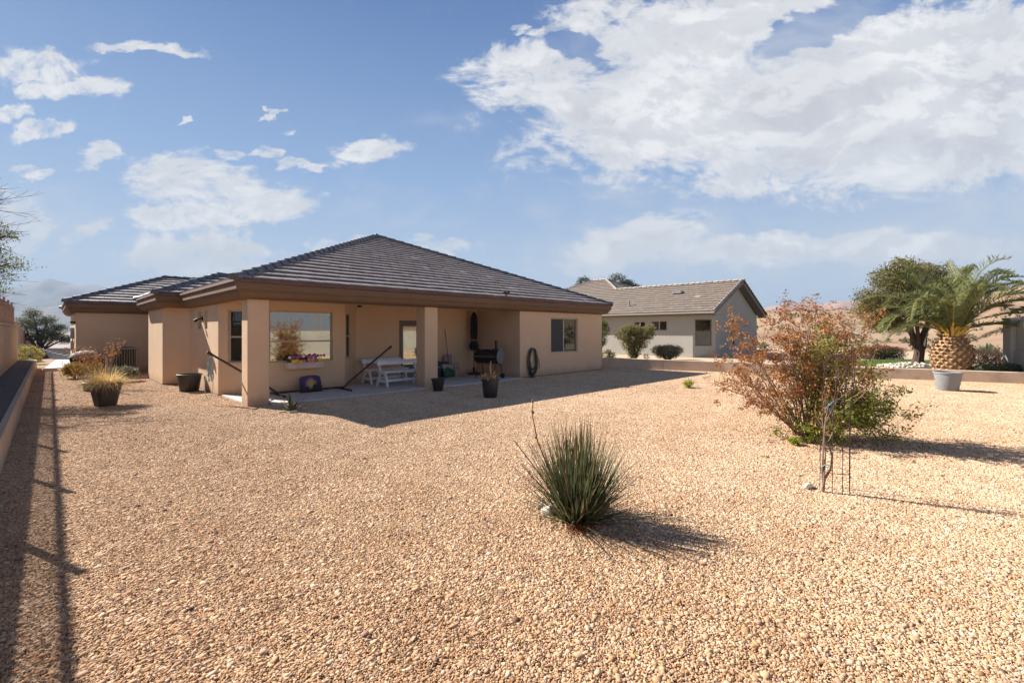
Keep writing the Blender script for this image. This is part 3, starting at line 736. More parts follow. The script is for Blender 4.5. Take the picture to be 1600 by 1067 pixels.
GREENS = [(0.112, 0.155, 0.034), (0.155, 0.198, 0.052), (0.077, 0.112, 0.030), (0.206, 0.215, 0.060), (0.129, 0.138, 0.047)]
OLIVE = [(0.189, 0.163, 0.052), (0.249, 0.198, 0.065), (0.138, 0.133, 0.043), (0.318, 0.232, 0.073), (0.112, 0.116, 0.043)]
SAGE = [(0.138, 0.155, 0.103), (0.103, 0.120, 0.077), (0.189, 0.198, 0.129), (0.077, 0.095, 0.052)]
DRY = [(0.34, 0.145, 0.048), (0.43, 0.195, 0.07), (0.26, 0.105, 0.04), (0.50, 0.26, 0.11), (0.38, 0.20, 0.09)]
LIME = [(0.34, 0.38, 0.04), (0.42, 0.42, 0.06), (0.22, 0.28, 0.035), (0.48, 0.45, 0.09)]
STRAW = [(0.76, 0.56, 0.24), (0.84, 0.66, 0.33), (0.62, 0.43, 0.17), (0.88, 0.74, 0.44)]

def crown_blobs(name, blobs, n, size, cols, parent, off, seed, material=None, asp=0.5, shell=0.55):
    """foliage of separate clumps: many small leaves thrown round the blob centres, thinner outward"""
    g = np.random.default_rng(seed); P = []
    vol = np.array([b[3]**2 for b in blobs]); vol = vol/vol.sum()
    for b, v in zip(blobs, vol):
        k = int(n*v); u = g.normal(0, 1, (k, 3)); u /= np.linalg.norm(u, axis=1, keepdims=True)
        r = b[3]*(shell+(1-shell)*g.random(k)**0.7)*np.where(g.random(k) < 0.10, 1.18, 1.0)
        lump = 1+0.20*np.sin(u[:, 0]*7+b[0]*3)*np.cos(u[:, 1]*6+b[1])+0.12*np.sin(u[:, 2]*9+b[2]*5+u[:, 0]*5)
        q = u*(r*lump)[:, None]; q[:, 2] *= b[4] if len(b) > 4 else 0.75
        P.append(q+np.array(b[:3]))
    P = np.concatenate(P)
    return leaves(name, P, size, cols, material or LEAF, parent, off, asp, seed)

# ------------------------------------------------------------------ left boundary: wall, planter, fence
tag(MB().bev(-1.28, -5.6, -0.3, -1.03, 31.2, 1.90, 0.01).build('retaining_wall', BLKWALL), 'tall tan block retaining wall along the left side of the yard', 'wall')
t_ = bpy.data.objects['retaining_wall']
cp = MB(); y = -5.6
while y < 31:
    cp.bev(-1.31, y+0.004, 1.902, -1.0, min(y+0.61, 31.25), 1.945, 0.008); y += 0.614
cp.build('wall_cap', BLKWALL, t_)
pl = MB(); pl.box(-1.0, -5.5, 0.0, -0.60, 30.2, 0.335)
curb = thing('raised_planter', (-0.7, 12, 0), 'long low raised planter with a tan kerb at the foot of the left wall', 'planter')
MB().box(-1.028, -5.5, -0.1, -0.515, 30.35, 0.39).build('planter_bed', mat('w_bed', (0.10, 0.095, 0.09), 0.95, var=0.2, nscale=3, bump=0.6, bscale=80, fine=0.25), curb)
MB().bev(-0.513, -5.5, -0.1, -0.42, 30.4, 0.40, 0.012).build('kerb', BLKWALL, curb)
MB().bev(-1.028, 30.36, -0.1, -0.516, 30.5, 0.402, 0.01).build('kerb', BLKWALL, curb)

def iron_fence(name, x0, y0, x1, y1, zb, zt, step, label, spear=0.08):
    L = math.hypot(x1-x0, y1-y0); dx, dy = (x1-x0)/L, (y1-y0)/L
    m = Matrix(((dx, -dy, 0, x0), (dy, dx, 0, y0), (0, 0, 1, 0), (0, 0, 0, 1)))
    t = thing(name, (x0, y0, zb), label, 'fence')
    n = int(L/step)
    for k in range(n+1):
        s = k*step
        b = MB(); b.bev(s-0.03, -0.03, zb, s+0.03, 0.03, zt+0.10, 0.008, m); b.bev(s-0.036, -0.036, zt+0.102, s+0.036, 0.036, zt+0.125, 0.01, m); b.build('post', IRON, t)
    for z in (zb+0.08, zt-0.12):
        MB().box(0.0, -0.02, z, L, 0.02, z+0.04, m).build('rail', IRON, t)
    b = MB(); s = 0.055
    while s < L:
        if abs((s/step)-round(s/step))*step > 0.035: b.box(s-0.008, -0.008, zb+0.03, s+0.008, 0.008, zt, m)
        s += 0.105
    o = b.build('pickets', IRON, t); o['kind'] = 'stuff'
    return t
iron_fence('iron_fence', -1.155, -5.55, -1.155, 30.9, 1.945, 2.80, 2.30, 'brown iron picket fence standing on top of the left retaining wall')

# rear boundary behind the photographer (seen mirrored in the picture window)
tag(MB().bev(-1.02, -5.85, -0.3, 23.3, -5.62, 1.72, 0.01).build('rear_wall', mat('w_rear_block', (0.40, 0.365, 0.32), 0.95, var=0.15, nscale=2, bump=0.2)), 'pale block wall closing the yard, mirrored in the picture window', 'wall')
iron_fence('rear_fence', -1.0, -5.73, 23.2, -5.73, 1.725, 3.05, 2.4, 'iron picket fence on the rear wall, mirrored in the picture window')

# low wall on the right
LW = [(17.6, 13.6), (18.25, 11.9), (19.9, 7.4), (21.2, 2.6), (22.3, -1.15), (23.6, -5.6)]
HG = [0.50, 0.48, 0.42, 0.39, 0.37, 0.36]
def low_wall():
    mb = MB(); th = 0.22
    for i in range(len(LW)-1):
        a, b = Vector(LW[i]), Vector(LW[i+1]); d = (b-a).normalized(); n = Vector((-d.y, d.x))   # n towards +X side
        if n.x < 0: n = -n
        L = (b-a).length; k = 0; s = 0.0
        while s < L-0.02:
            e = min(s+2.4, L); p0 = a+d*(s+0.006); p1 = a+d*(e-0.006 if e < L else e); h0 = HG[i]+(HG[i+1]-HG[i])*s/L; h1 = HG[i]+(HG[i+1]-HG[i])*e/L
            q0, q1 = p0+n*th, p1+n*th
            vs = [(p0.x, p0.y, -0.2), (p1.x, p1.y, -0.2), (q1.x, q1.y, -0.2), (q0.x, q0.y, -0.2), (p0.x, p0.y, h0-.012), (p1.x, p1.y, h1-.012), (q1.x, q1.y, h1-.012), (q0.x, q0.y, h0-.012)]
            c = 0.012; vs += [(p0.x+n.x*c, p0.y+n.y*c, h0), (p1.x+n.x*c, p1.y+n.y*c, h1), (q1.x-n.x*c, q1.y-n.y*c, h1), (q0.x-n.x*c, q0.y-n.y*c, h0)]
            mb.add(vs, [(0, 1, 5, 4), (1, 2, 6, 5), (2, 3, 7, 6), (3, 0, 4, 7), (4, 5, 9, 8), (6, 7, 11, 10), (5, 6, 10, 9), (7, 4, 8, 11), (8, 9, 10, 11), (3, 2, 1, 0)]); s = e
    m = mat('w_low_wall', (0.60, 0.47, 0.35), 0.95, var=0.10, nscale=1.2, bump=0.3, bscale=45, fine=0.07, stain=(2.2, 0.7, (0.33, 0.26, 0.20)))
    tag(mb.build('low_wall', m), 'low stained tan block wall dividing the gravel yard from the neighbouring lot', 'wall')
low_wall()
# neighbouring lot, a step higher
m_ = mat('w_neighbour_soil', (0.50, 0.37, 0.25), 1.0, var=0.15, nscale=0.8, bump=0.5, bscale=20, fine=0.12)
mb = MB(); mb.prism([(17.75, 14.0), (18.4, 12.0), (20.05, 7.5), (21.35, 2.7), (22.45, -1.1), (24.5, -8.5), (44, -8.5), (44, 31), (17.75, 31)], -0.3, 0.22)
tag(mb.build('neighbouring_ground', m_), kind='structure')

# ------------------------------------------------------------------ neighbour's house
nb = thing('neighbour_house', (31, 18), 'grey-beige stucco house with a brown tiled gable roof beyond the low wall', 'house')
NF = [(25.6, 11.2), (26.5, 10.3), (33.5, 10.3), (33.5, 14.7), (38.6, 14.7), (38.6, 29.0), (25.6, 29.0)]
NH = {0: [(0.13, 1.06, 0.88, 2.37)], 1: [(2.1, 3.05, 0.85, 2.37)], 6: [(29.0-14.9, 29.0-14.15, 1.78, 2.30), (29.0-13.75, 29.0-12.75, 1.74, 2.32)]}
w = MB()
for i in range(7): wall_skin(w, NF[i], NF[(i+1) % 7], 0.0, 2.66 if i else 2.7, NH.get(i, ()))
w.add([(25.75, 10.3, 2.66), (33.5, 10.3, 2.66), (29.55, 10.3, 4.60)], [(0, 1, 2)])
w.build('wall', NSTUCCO, nb)
window(nb, NF[0], NF[1], NH[0][0], 'hung', glass=GLASS, frame=NTRIM)
window(nb, NF[1], NF[2], NH[1][0], 'hung', glass=GLASS, frame=VINYL)
for h in NH[6]: window(nb, NF[6], NF[0], h, 'slide', frame=VINYL)
M2 = 0.444; Z2 = 2.78
r = MB(); q_ = random.Random(5); kw = dict(ex=0.34, tw=0.33, q=q_, contrast=0.08, lip=0.042)
roof_plane(r, [(25.1, 9.85), (29.55, 9.85), (29.55, 18.65), (25.1, 18.65)], (25.1, 9.85), (1, 0), Z2, M2, **kw)
roof_plane(r, [(25.1, 18.65), (29.55, 18.65), (32.1, 21.2), (32.1, 22.5), (25.1, 29.5)], (25.1, 9.85), (1, 0), Z2, M2, **kw)
roof_plane(r, [(34.0, 9.85), (34.0, 14.2), (29.55, 18.65), (29.55, 9.85)], (34.0, 9.85), (-1, 0), Z2, M2, **kw)
roof_plane(r, [(34.0, 14.2), (39.1, 14.2), (32.1, 21.2), (29.55, 18.65)], (34.0, 14.2), (0, 1), Z2, M2, **kw)
roof_plane(r, [(39.1, 14.2), (39.1, 29.5), (32.1, 22.5), (32.1, 21.2)], (39.1, 14.2), (-1, 0), Z2, M2, **kw)
roof_plane(r, [(39.1, 29.5), (25.1, 29.5), (32.1, 22.5)], (39.1, 29.5), (0, -1), Z2, M2, **kw)
nroof = r.build('roof', NTILE, nb)
zr = Z2+M2*4.45; zp = Z2+M2*7.0; NRIDGE = mat_tile('neighbour_ridge', (0.30, 0.255, 0.22), (0.40, 0.34, 0.30), (0.2, 0.16, 0.13))
for a, b in (((29.55, 9.8, zr), (29.55, 18.65, zr)), ((29.55, 18.65, zr), (32.1, 21.2, zp)), ((32.1, 21.2, zp), (32.1, 22.5, zp)), ((25.1, 29.5, Z2), (32.1, 22.5, zp)),
             ((39.1, 14.2, Z2), (32.1, 21.2, zp)), ((25.16, 9.87, Z2), (29.5, 9.87, zr)), ((33.94, 9.87, Z2), (29.6, 9.87, zr))):
    rc = MB(); ridge_caps(rc, a, b, 0.22, 0.38, 0.03, 0.05, q_); rc.build('ridge_cap', NRIDGE, nroof)
fa = MB()
fa.box(25.1, 9.86, Z2-0.20, 25.13, 29.5, Z2-0.005)      # eave board
fa.box(25.13, 9.9, Z2-0.20, 25.75, 29.4, Z2-0.17)
for s in (1, -1):
    x0 = 25.12 if s > 0 else 33.98; x1 = 29.55
    fa.add([(x0, 9.85, Z2-0.24), (x1, 9.85, zr-0.22), (x1, 9.85, zr-0.01), (x0, 9.85, Z2-0.01), (x0, 9.89, Z2-0.24), (x1, 9.89, zr-0.22), (x1, 9.89, zr-0.01), (x0, 9.89, Z2-0.01)],
           [(0, 1, 2, 3), (7, 6, 5, 4), (0, 4, 5, 1), (3, 2, 6, 7)])
    fa.add([(x0, 9.89, Z2-0.20), (x1, 9.89, zr-0.18), (x1, 10.31, zr-0.18), (x0, 10.31, Z2-0.20)], [(0, 1, 2, 3)])
fa.build('fascia', NTRIM, nb)
fa = MB(); fa.box(25.04, 9.8, Z2-0.10, 25.098, 29.5, Z2-0.02); fa.build('gutter', mat('w_grey_gutter', (0.33, 0.31, 0.27), 0.6, var=0.05), nb)
for (x, y, h) in ((26.6, 19.5, 0.30), (26.2, 15.6, 0.35), (28.6, 21.5, 0.18), (28.0, 13.2, 0.0)):
    z = Z2+M2*(x-25.1); b = MB()
    if h > 0: b.lathe([(0.05, -0.1), (0.05, h), (0.075, h), (0.075, h+0.05)], 10, (x, y, z))
    else: b.bev(x-0.2, y-0.3, z+0.0, x+0.2, y+0.3, z+0.16, 0.03)
    b.build('roof_vent', GREYM, nroof)

# ------------------------------------------------------------------ pots
def pot(root, rt, rb, h, material, c=(0, 0, 0), soil=True, rim=0.035):
    b = MB(); b.lathe([(rb, 0.0), (rb+0.008, 0.012), (rt-0.02, h-rim-0.02), (rt-0.018, h-rim), (rt, h-rim), (rt+0.004, h-0.006), (rt-0.004, h), (rt-0.03, h), (rt-0.036, h-0.05), (rb+0.01, h*0.5)], 36, c, cap=False)
    b.add([(c[0]+(rb+0.001)*math.cos(k*math.pi/12), c[1]+(rb+0.001)*math.sin(k*math.pi/12), c[2]+0.002) for k in range(24)], [tuple(range(23, -1, -1))])
    o = smooth_by(b.build('pot', material, root, local=True), 40)
    if soil:
        q = random.Random(int(rt*1000)); s = MB(); n = 20; vs = [(c[0], c[1], c[2]+h-0.07)]
        for k in range(n): vs.append((c[0]+(rt-0.03)*math.cos(2*math.pi*k/n), c[1]+(rt-0.03)*math.sin(2*math.pi*k/n), c[2]+h-0.075+q.uniform(0, 0.012)))
        s.add(vs, [(0, 1+k, 1+(k+1) % n) for k in range(n)]); s.build('soil', SOIL, root, local=True)
    return o
x, y = spot(165, 634)
gp = thing('potted_grass', (x, y), 'large dark square-sided pot of blond dry grass left of the house', 'potted plant', rz=0.3)
# square tapering tub
b = MB(); n = 4
def sq(r, z, c=0.05): return [(sx*(r-(c if k else 0)), sy*(r-(0 if k else c)), z) for sx, sy, k in ((1, -1, 0), (1, 1, 0), (1, 1, 1), (-1, 1, 1), (-1, 1, 0), (-1, -1, 0), (-1, -1, 1), (1, -1, 1))]
rings = [sq(0.165, 0.0), sq(0.17, 0.03), sq(0.235, 0.46), sq(0.252, 0.47), sq(0.256, 0.52), sq(0.232, 0.52), sq(0.225, 0.45)]
b.add([p for r_ in rings for p in r_], [(i*8+k, i*8+(k+1) % 8, i*8+8+(k+1) % 8, i*8+8+k) for i in range(6) for k in range(8)])
b.build('pot', BROWNP, gp, local=True)
MB().prism([(p[0], p[1]) for p in sq(0.222, 0)], 0.42, 0.46).build('soil', SOIL, gp, local=True)
def grass_tuft(name, parent, c, n, rad, ln, cols, seed, spread=1.0, off=None, w=0.006, stand=0.6, segs=4, curve=0.9):
    g = np.random.default_rng(seed); V = []; Fq = []; T = []
    for k in range(n):
        a = g.uniform(0, 2*math.pi); r = rad*math.sqrt(g.random()); p = np.array([c[0]+r*math.cos(a), c[1]+r*math.sin(a), c[2]])
        a2 = a+g.normal(0, 0.5); out = g.uniform(0.1, 1.0)*spread; d = np.array([math.cos(a2)*out, math.sin(a2)*out, stand+g.uniform(0, 0.8)]); d /= np.linalg.norm(d)
        L = ln*g.uniform(0.55, 1.15); s = np.array([-math.sin(a2), math.cos(a2), 0.0]); ww = w*g.uniform(0.7, 1.3); b0 = len(V)
        for i in range(segs+1):
            t = i/segs; V.append(p-s*ww*(1-t*0.85)); V.append(p+s*ww*(1-t*0.85)); p = p+d*L/segs; d = d+np.array([0, 0, -curve/segs*g.uniform(0.5, 1.3)]); d /= np.linalg.norm(d)
        col = np.array(cols[g.integers(0, len(cols))])*g.uniform(0.75, 1.2)
        for i in range(segs): Fq.append((b0+2*i, b0+2*i+1, b0+2*i+3, b0+2*i+2)); T.append(np.clip(col, 0, 1))
    return npmesh(name, V, Fq, DRYLEAF if cols is STRAW else LEAF, parent, np.array(T))
grass_tuft('grass', gp, (0, 0, 0.44), 1500, 0.21, 0.52, STRAW, 3, 1.3, w=0.005, stand=0.30, curve=1.7)
x, y = spot(140, 611)
sp = thing('small_black_pot', (x, y), 'small black pot half hidden behind the pot of blond grass', 'pot'); pot(sp, 0.17, 0.12, 0.26, BLACKP)
x, y = spot(296, 611.5)
bp = thing('black_planter', (x, y), 'wide empty black plastic pot against the side wall of the house', 'pot'); pot(bp, 0.31, 0.22, 0.50, BLACKP)
x, y = spot(684.5, 611)
bp = thing('patio_pot', (x, y), 'small empty black pot beside the second patio pillar', 'pot'); pot(bp, 0.20, 0.125, 0.36, BLACKP)
x, y = spot(766, 621)
bp = thing('pot_with_dead_plant', (x, y), 'black pot holding a withered pale plant in the shade of the patio', 'potted plant'); pot(bp, 0.235, 0.165, 0.47, BLACKP)
b = MB(); q = random.Random(12)
b.tube([(0, 0, 0.4), (0.02, 0.0, 0.6), (0.0, 0.02, 0.78), (0.03, 0.0, 0.95)], [0.035, 0.03, 0.022, 0.012], 6)
for k in range(9):
    a = q.uniform(0, 6.28); l = q.uniform(0.12, 0.3); b.tube([(0, 0, 0.42), (l*0.5*math.cos(a), l*0.5*math.sin(a), 0.5+q.uniform(0, .1)), (l*math.cos(a), l*math.sin(a), 0.55+q.uniform(0, .18))], [0.022, 0.016, 0.006], 5)
b.build('stalk', mat('withered', (0.36, 0.22, 0.12), 0.9, var=0.3, nscale=14), bp, local=True)
P = np.array([(q.gauss(0, 0.11)-0.06, q.gauss(0, 0.09), 0.55+q.gauss(0, 0.06)) for _ in range(120)]); leaves('withered_leaves', P, 0.11, [(0.45, 0.28, 0.15), (0.34, 0.19, 0.10), (0.52, 0.36, 0.22)], DRYLEAF, bp, asp=0.4, droop=0.5)
x, y = spot(1481, 610)
gpot = thing('grey_pot', (x, y), 'large empty grey plastic pot in front of the palm and the low wall', 'pot'); pot(gpot, 0.33, 0.225, 0.54, GREYP, rim=0.05)

# ------------------------------------------------------------------ left group by the house wall
acx, acy = 2.05, 23.75
ac = thing('air_conditioner', (acx, acy), 'boxy grey-brown air conditioning unit against the far wall', 'air conditioner')
ACM = mat('ac_paint', (0.20, 0.17, 0.14), 0.6, var=0.1); b = MB(); b.box(-0.34, -0.34, 0.1, 0.34, 0.34, 0.98); b.build('coil', mat('ac_coil', (0.05, 0.045, 0.04), 0.7, var=0.3), ac, local=True)
b = MB()
for sx in (-1, 1):
    for sy in (-1, 1): b.bev(min(sx*0.34, sx*0.42), min(sy*0.34, sy*0.42), 0.06, max(sx*0.34, sx*0.42), max(sy*0.34, sy*0.42), 1.0, 0.01)
b.bev(-0.43, -0.43, 1.002, 0.43, 0.43, 1.06, 0.02); b.bev(-0.43, -0.43, 0.04, 0.43, 0.43, 0.098, 0.01)
for k in range(9):
    u = -0.31+k*0.0775
    b.box(u-0.010, -0.40, 0.1, u+0.010, -0.36, 1.0); b.box(-0.40, u-0.010, 0.1, -0.36, u+0.010, 1.0)
b.build('cabinet', ACM, ac, local=True)
b = MB()
for r_ in (0.1, 0.17, 0.24, 0.31): b.tube([(r_*math.cos(a), r_*math.sin(a), 1.075) for a in np.linspace(0, 2*math.pi, 25)], 0.006, 4)
b.build('fan_guard', BLACKM, ac, local=True)
MB().bev(-0.5, -0.5, 0.0, 0.5, 0.5, 0.04, 0.01).build('pad', CONC, ac, local=True)
kx, ky = 0.99, 23.6
k = thing('kettle_grill', (kx, ky), 'big black covered grill with a pale domed lid near the far corner of the house', 'grill')
b = MB(); b.lathe([(0.05, 0.28), (0.30, 0.34), (0.45, 0.48), (0.49, 0.66), (0.48, 0.74)], 28); b.build('bowl', BLACKM, k, local=True, smooth=True)
b = MB(); b.lathe([(0.50, 0.74), (0.48, 0.80), (0.38, 0.90), (0.2, 0.965), (0.0, 0.985)], 28, cap=False); b.build('lid', mat('pale_lid', (0.16, 0.19, 0.20), 0.75, var=0.15, nscale=4), k, local=True, smooth=True)
for j in range(3):
    a = j*2.1+0.5; MB().tube([(0.25*math.cos(a), 0.25*math.sin(a), 0.36), (0.42*math.cos(a), 0.42*math.sin(a), 0.0)], 0.018, 6).build('leg', BLACKM, k, local=True)
# dry shrubs between the pot and the air conditioner
def small_shrub(name, loc, label, h, n, cols, seed, depth=3, ls=0.06, per=5, spread=0.5, up=0.35, wood=PALEBARK, lm=None, group=None, jit=0.05, asp=0.45, r=0.010, lname='leaves'):
    q = random.Random(seed); t = thing(name, loc, label, 'shrub', group=group); b = MB(); tips = []
    for k in range(n):
        a = q.uniform(0, 6.28); o = q.uniform(0.2, 0.9)
        grow(b, (0.04*math.cos(a), 0.04*math.sin(a), -0.01), (math.cos(a)*o, math.sin(a)*o, 1), h*0.42, r, depth, q, tips, spread, up)
    b.build('stems', wood, t, local=True)
    if per:
        P, D = scatter_tips(tips, per, jit, q); leaves(lname, P, ls, cols, lm or LEAF, t, asp=asp, seed=seed, D=D)
    return t
small_shrub('dry_shrub', far(136, 15.0), 'scrubby yellow-brown bush behind the pot of blond grass', 0.72, 8, [(0.42, 0.25, 0.05), (0.30, 0.17, 0.05), (0.5, 0.33, 0.09), (0.2, 0.17, 0.05)], 5, per=3, ls=0.06, lm=DRYLEAF)
small_shrub('red_twig_shrub', far(164, 13.6), 'thin bush with reddish leaves and tall bare twigs in front of the air conditioner', 1.35, 6, [(0.40, 0.20, 0.09), (0.32, 0.15, 0.08), (0.48, 0.28, 0.12)], 9, per=2, ls=0.06, lm=DRYLEAF, spread=0.3, up=0.6)
small_shrub('grey_green_shrub', far(192, 15.6), 'low grey-green shrub at the right of the potted grass', 0.55, 12, SAGE, 15, per=5, ls=0.06, spread=0.7, up=0.1)
small_shrub('straw_clump', far(118, 16.6), 'pale straw-coloured clump in front of the covered grill', 0.5, 14, [(0.42, 0.31, 0.10), (0.3, 0.2, 0.06)], 25, per=4, ls=0.07, lm=DRYLEAF)
b = MB(); b.tube([(0, 0, 0), (0.01, 0, 0.5), (-0.01, 0.01, 0.95)], [0.035, 0.03, 0.028], 8)
t = thing('wooden_stake', far(166.5, 13.0), 'pale weathered stake standing upright among the dry shrubs', 'stake'); b.build('stake', mat('stake_wood', (0.5, 0.38, 0.28), 0.9, var=0.2, nscale=8), t, local=True)
# aloe with rocks at the first pillar
x, y = spot(456, 642)
al = thing('aloe_plant', (x, y), 'spiky grey-green aloe growing in the gravel in front of the first pillar', 'plant'); q = random.Random(3); b = MB()
for k in range(22):
    a = q.uniform(0, 6.28); o = q.uniform(0.1, 0.9); L = q.uniform(0.22, 0.42); w_ = 0.028
    d = Vector((math.cos(a)*o, math.sin(a)*o, 1)).normalized(); side = Vector((-math.sin(a), math.cos(a), 0)); p = Vector((0.03*math.cos(a), 0.03*math.sin(a), 0)); pts = []
    up_ = d.cross(side)
    for i in range(5):
        t_k = i/4; ww = w_*(1-t_k)**0.7+0.001; pts += [p-side*ww, p-up_*ww*0.5, p+side*ww]; p = p+d*L/4; d = (d+Vector((math.cos(a)*0.05, math.sin(a)*0.05, -0.04))).normalized()
    c = q.choice([(0.16, 0.17, 0.09), (0.20, 0.20, 0.12), (0.27, 0.22, 0.12), (0.12, 0.14, 0.08)])
    b.add(pts, [(3*i+j, 3*i+j+1, 3*i+j+4, 3*i+j+3) for i in range(4) for j in range(2)], c)
b.tube([(0, 0, 0), (-0.16, 0.05, 0.25), (-0.24, 0.05, 0.42)], [0.006, 0.005, 0.003], 4, (0.4, 0.28, 0.15)); b.tube([(0, 0, 0), (0.2, -0.05, 0.22), (0.38, -0.05, 0.36)], [0.006, 0.005, 0.003], 4, (0.4, 0.28, 0.15))
b.build('leaves', LEAF, al, local=True)
for i, (dx, dy, r_, lb) in enumerate(((-0.06, -0.28, 0.085, 'flat tan rock just in front of the aloe'), (-0.22, -0.1, 0.06, 'small tan rock left of the aloe'), (0.24, -0.02, 0.07, 'tan rock right of the aloe'))):
    o = MB().rock((x+dx, y+dy, 0.02), r_, 0.55, 30+i, (0.95, 0.85, 0.7), 1.3, 0.9).build('rock', STONE); tag(o, lb, 'rock', 'rocks round the aloe')

# ------------------------------------------------------------------ things on the patio
SL = 0.045
# hammock stand
hs = thing('hammock_stand', (5.0, 12.66, SL), 'black steel hammock stand with raised arms spanning the left half of the patio', 'hammock stand')
Y0 = 12.66
MB().tube([(4.15, Y0, 0.13), (5.88, Y0, 0.13)], 0.028, 10).build('base_beam', BLACKM, hs)
for sx, x0, xt, zt in ((-1, 4.15, 2.625, 1.21), (1, 5.88, 7.39, 1.23)):
    a = MB(); xm = x0+(xt-x0)*0.12; zm = 0.13+(zt-0.13)*0.12
    a.tube([(x0, Y0, 0.13), (x0+sx*0.04, Y0, 0.14), (xm, Y0, zm), (xt, Y0, zt)], 0.026, 10); a.tube([(xt-sx*0.06, Y0, zt-0.045), (xt+sx*0.03, Y0, zt+0.02)], 0.034, 10)
    ar_ = a.build('arm', BLACKM, hs)
    MB().tube([(xt, Y0, zt-0.02), (xt-sx*0.02, Y0, zt-0.09), (xt-sx*0.05, Y0, zt-0.08)], 0.006, 5).build('hook', GREYM, ar_)
    f = MB(); f.tube([(x0, Y0-0.52, SL+0.03), (x0, Y0-0.46, 0.085), (x0, Y0+0.46, 0.085), (x0, Y0+0.52, SL+0.03)], 0.026, 8); f.build('foot', BLACKM, hs)
# rope hammock hanging bunched from the left arm
hm = thing('rope_hammock', (2.64, Y0, 0.0), 'pale blue-grey rope hammock bunched up and hanging from the left arm of the stand', 'hammock'); q = random.Random(8); b = MB()
for k in range(26):
    a = q.uniform(0, 6.28); r_ = q.uniform(0.01, 0.075); l = q.uniform(0.25, 0.62); pts = [(2.64, Y0, 1.12)]
    for j in range(1, 6): pts.append((2.64+r_*math.cos(a)*min(1, j/2)+q.gauss(0, 0.012), Y0+r_*math.sin(a)*min(1, j/2)+q.gauss(0, 0.012), 1.12-l*j/5))
    b.tube(pts, 0.0065, 4)
b.build('ropes', mat('hammock_rope', (0.30, 0.36, 0.38), 0.9, var=0.35, nscale=20), hm)
b = MB(); pts = []
for k in range(22):
    a = math.pi*2*k/21; pts.append((2.63+0.09*math.sin(a), Y0+0.03*math.sin(a), 0.42+0.30*math.cos(a)))
b.tube(pts, 0.007, 5); b.build('loop', mat('hammock_rope', ()) if False else MATS['hammock_rope'], hm)

# flower box
fbx = thing('flower_box', (5.0, 13.16, 0.69), 'pale window box of pink, purple and yellow flowers below the picture window', 'flower box')
b = MB(); b.bev(4.53, 13.05, 0.69, 5.49, 13.07, 0.86, 0.004); b.bev(4.53, 13.265, 0.69, 5.49, 13.285, 0.86, 0.004); b.box(4.532, 13.071, 0.69, 4.552, 13.264, 0.85); b.box(5.468, 13.071, 0.69, 5.488, 13.264, 0.85); b.box(4.553, 13.071, 0.69, 5.467, 13.264, 0.80)
b.build('box', mat('box_paint', (0.56, 0.47, 0.41), 0.7), fbx)
q = random.Random(21)
colsF = [(0.62, 0.03, 0.16), (0.35, 0.05, 0.30), (0.75, 0.50, 0.03), (0.70, 0.25, 0.40), (0.16, 0.03, 0.20), (0.80, 0.60, 0.10), (0.75, 0.72, 0.70)]
for k in range(58):
    fl = MB(); low = k % 2; x_ = 4.50+1.02*q.random(); y_ = 13.06+q.uniform(-0.03, 0.18); z_ = (0.875 if low else 0.98)+q.uniform(-0.02, 0.05)
    if low: y_ = 13.03+q.uniform(-0.03, 0.03)
    c = colsF[q.choice((2, 5, 2, 3))] if low else colsF[q.choice((0, 1, 0, 3, 4, 6, 1))]
    r_ = q.uniform(0.035, 0.055); f0 = Vector((q.gauss(-0.4, 0.4), -1, q.uniform(0.1, 0.9))).normalized(); u = f0.cross(Vector((0, 0, 1))).normalized(); v = u.cross(f0)
    cc = Vector((x_, y_, z_))
    for j in range(6):
        a0 = j*math.pi/3; p1 = cc+(u*math.cos(a0-0.5)+v*math.sin(a0-0.5))*r_*0.7; p2 = cc+(u*math.cos(a0)+v*math.sin(a0))*r_*1.15+f0*0.008; p3 = cc+(u*math.cos(a0+0.5)+v*math.sin(a0+0.5))*r_*0.7
        fl.add([cc, p1, p2, p3], [(0, 1, 2, 3)], tuple(min(1, e_*q.uniform(0.8, 1.2)) for e_ in c))
    fl.rock(tuple(cc+f0*0.006), 0.009, 0.8, k, (0.6, 0.45, 0.05), n=1); fl.build('flower', PAINT, fbx)
P = np.array([(4.55+0.9*q.random(), 13.08+q.uniform(-0.04, 0.17), 0.84+q.random()*0.12) for _ in range(420)]); leaves('greenery', P, 0.05, GREENS, LEAF, fbx, off=tuple(fbx.location), seed=4)['kind'] = 'stuff'

# sunset-printed tote against the bay wall
tt = thing('sunset_board', (4.95, 13.1, SL), 'curved black and purple board printed with a sunset, leaning under the window', 'board')
m = Matrix.Translation((4.78, 12.86, SL)) @ Matrix.Rotation(R(-16), 4, 'X')
W_, H_ = 0.60, 0.46; out = []
for k in range(25):
    u = k/24; out.append((u*W_, H_*(0.93+0.07*math.sin(math.pi*u)) if 0.06 < u < 0.94 else (H_*0.86)))
nz = 14; b = MB(); nx = 24
def prt(u, v):
    g0 = 0.42+0.14*math.sin(u*9+1)+0.10*math.sin(u*23)
    d0 = math.hypot((u-0.50)*1.3, v-0.50)
    if v < g0-0.12*math.cos((u-0.5)*3.2)*0.8: return (0.015, 0.012, 0.018)
    if d0 < 0.20: return (0.42, 0.32, 0.05)
    if d0 < 0.34: return (0.24, 0.12, 0.17)
    return (0.055, 0.025, 0.11)
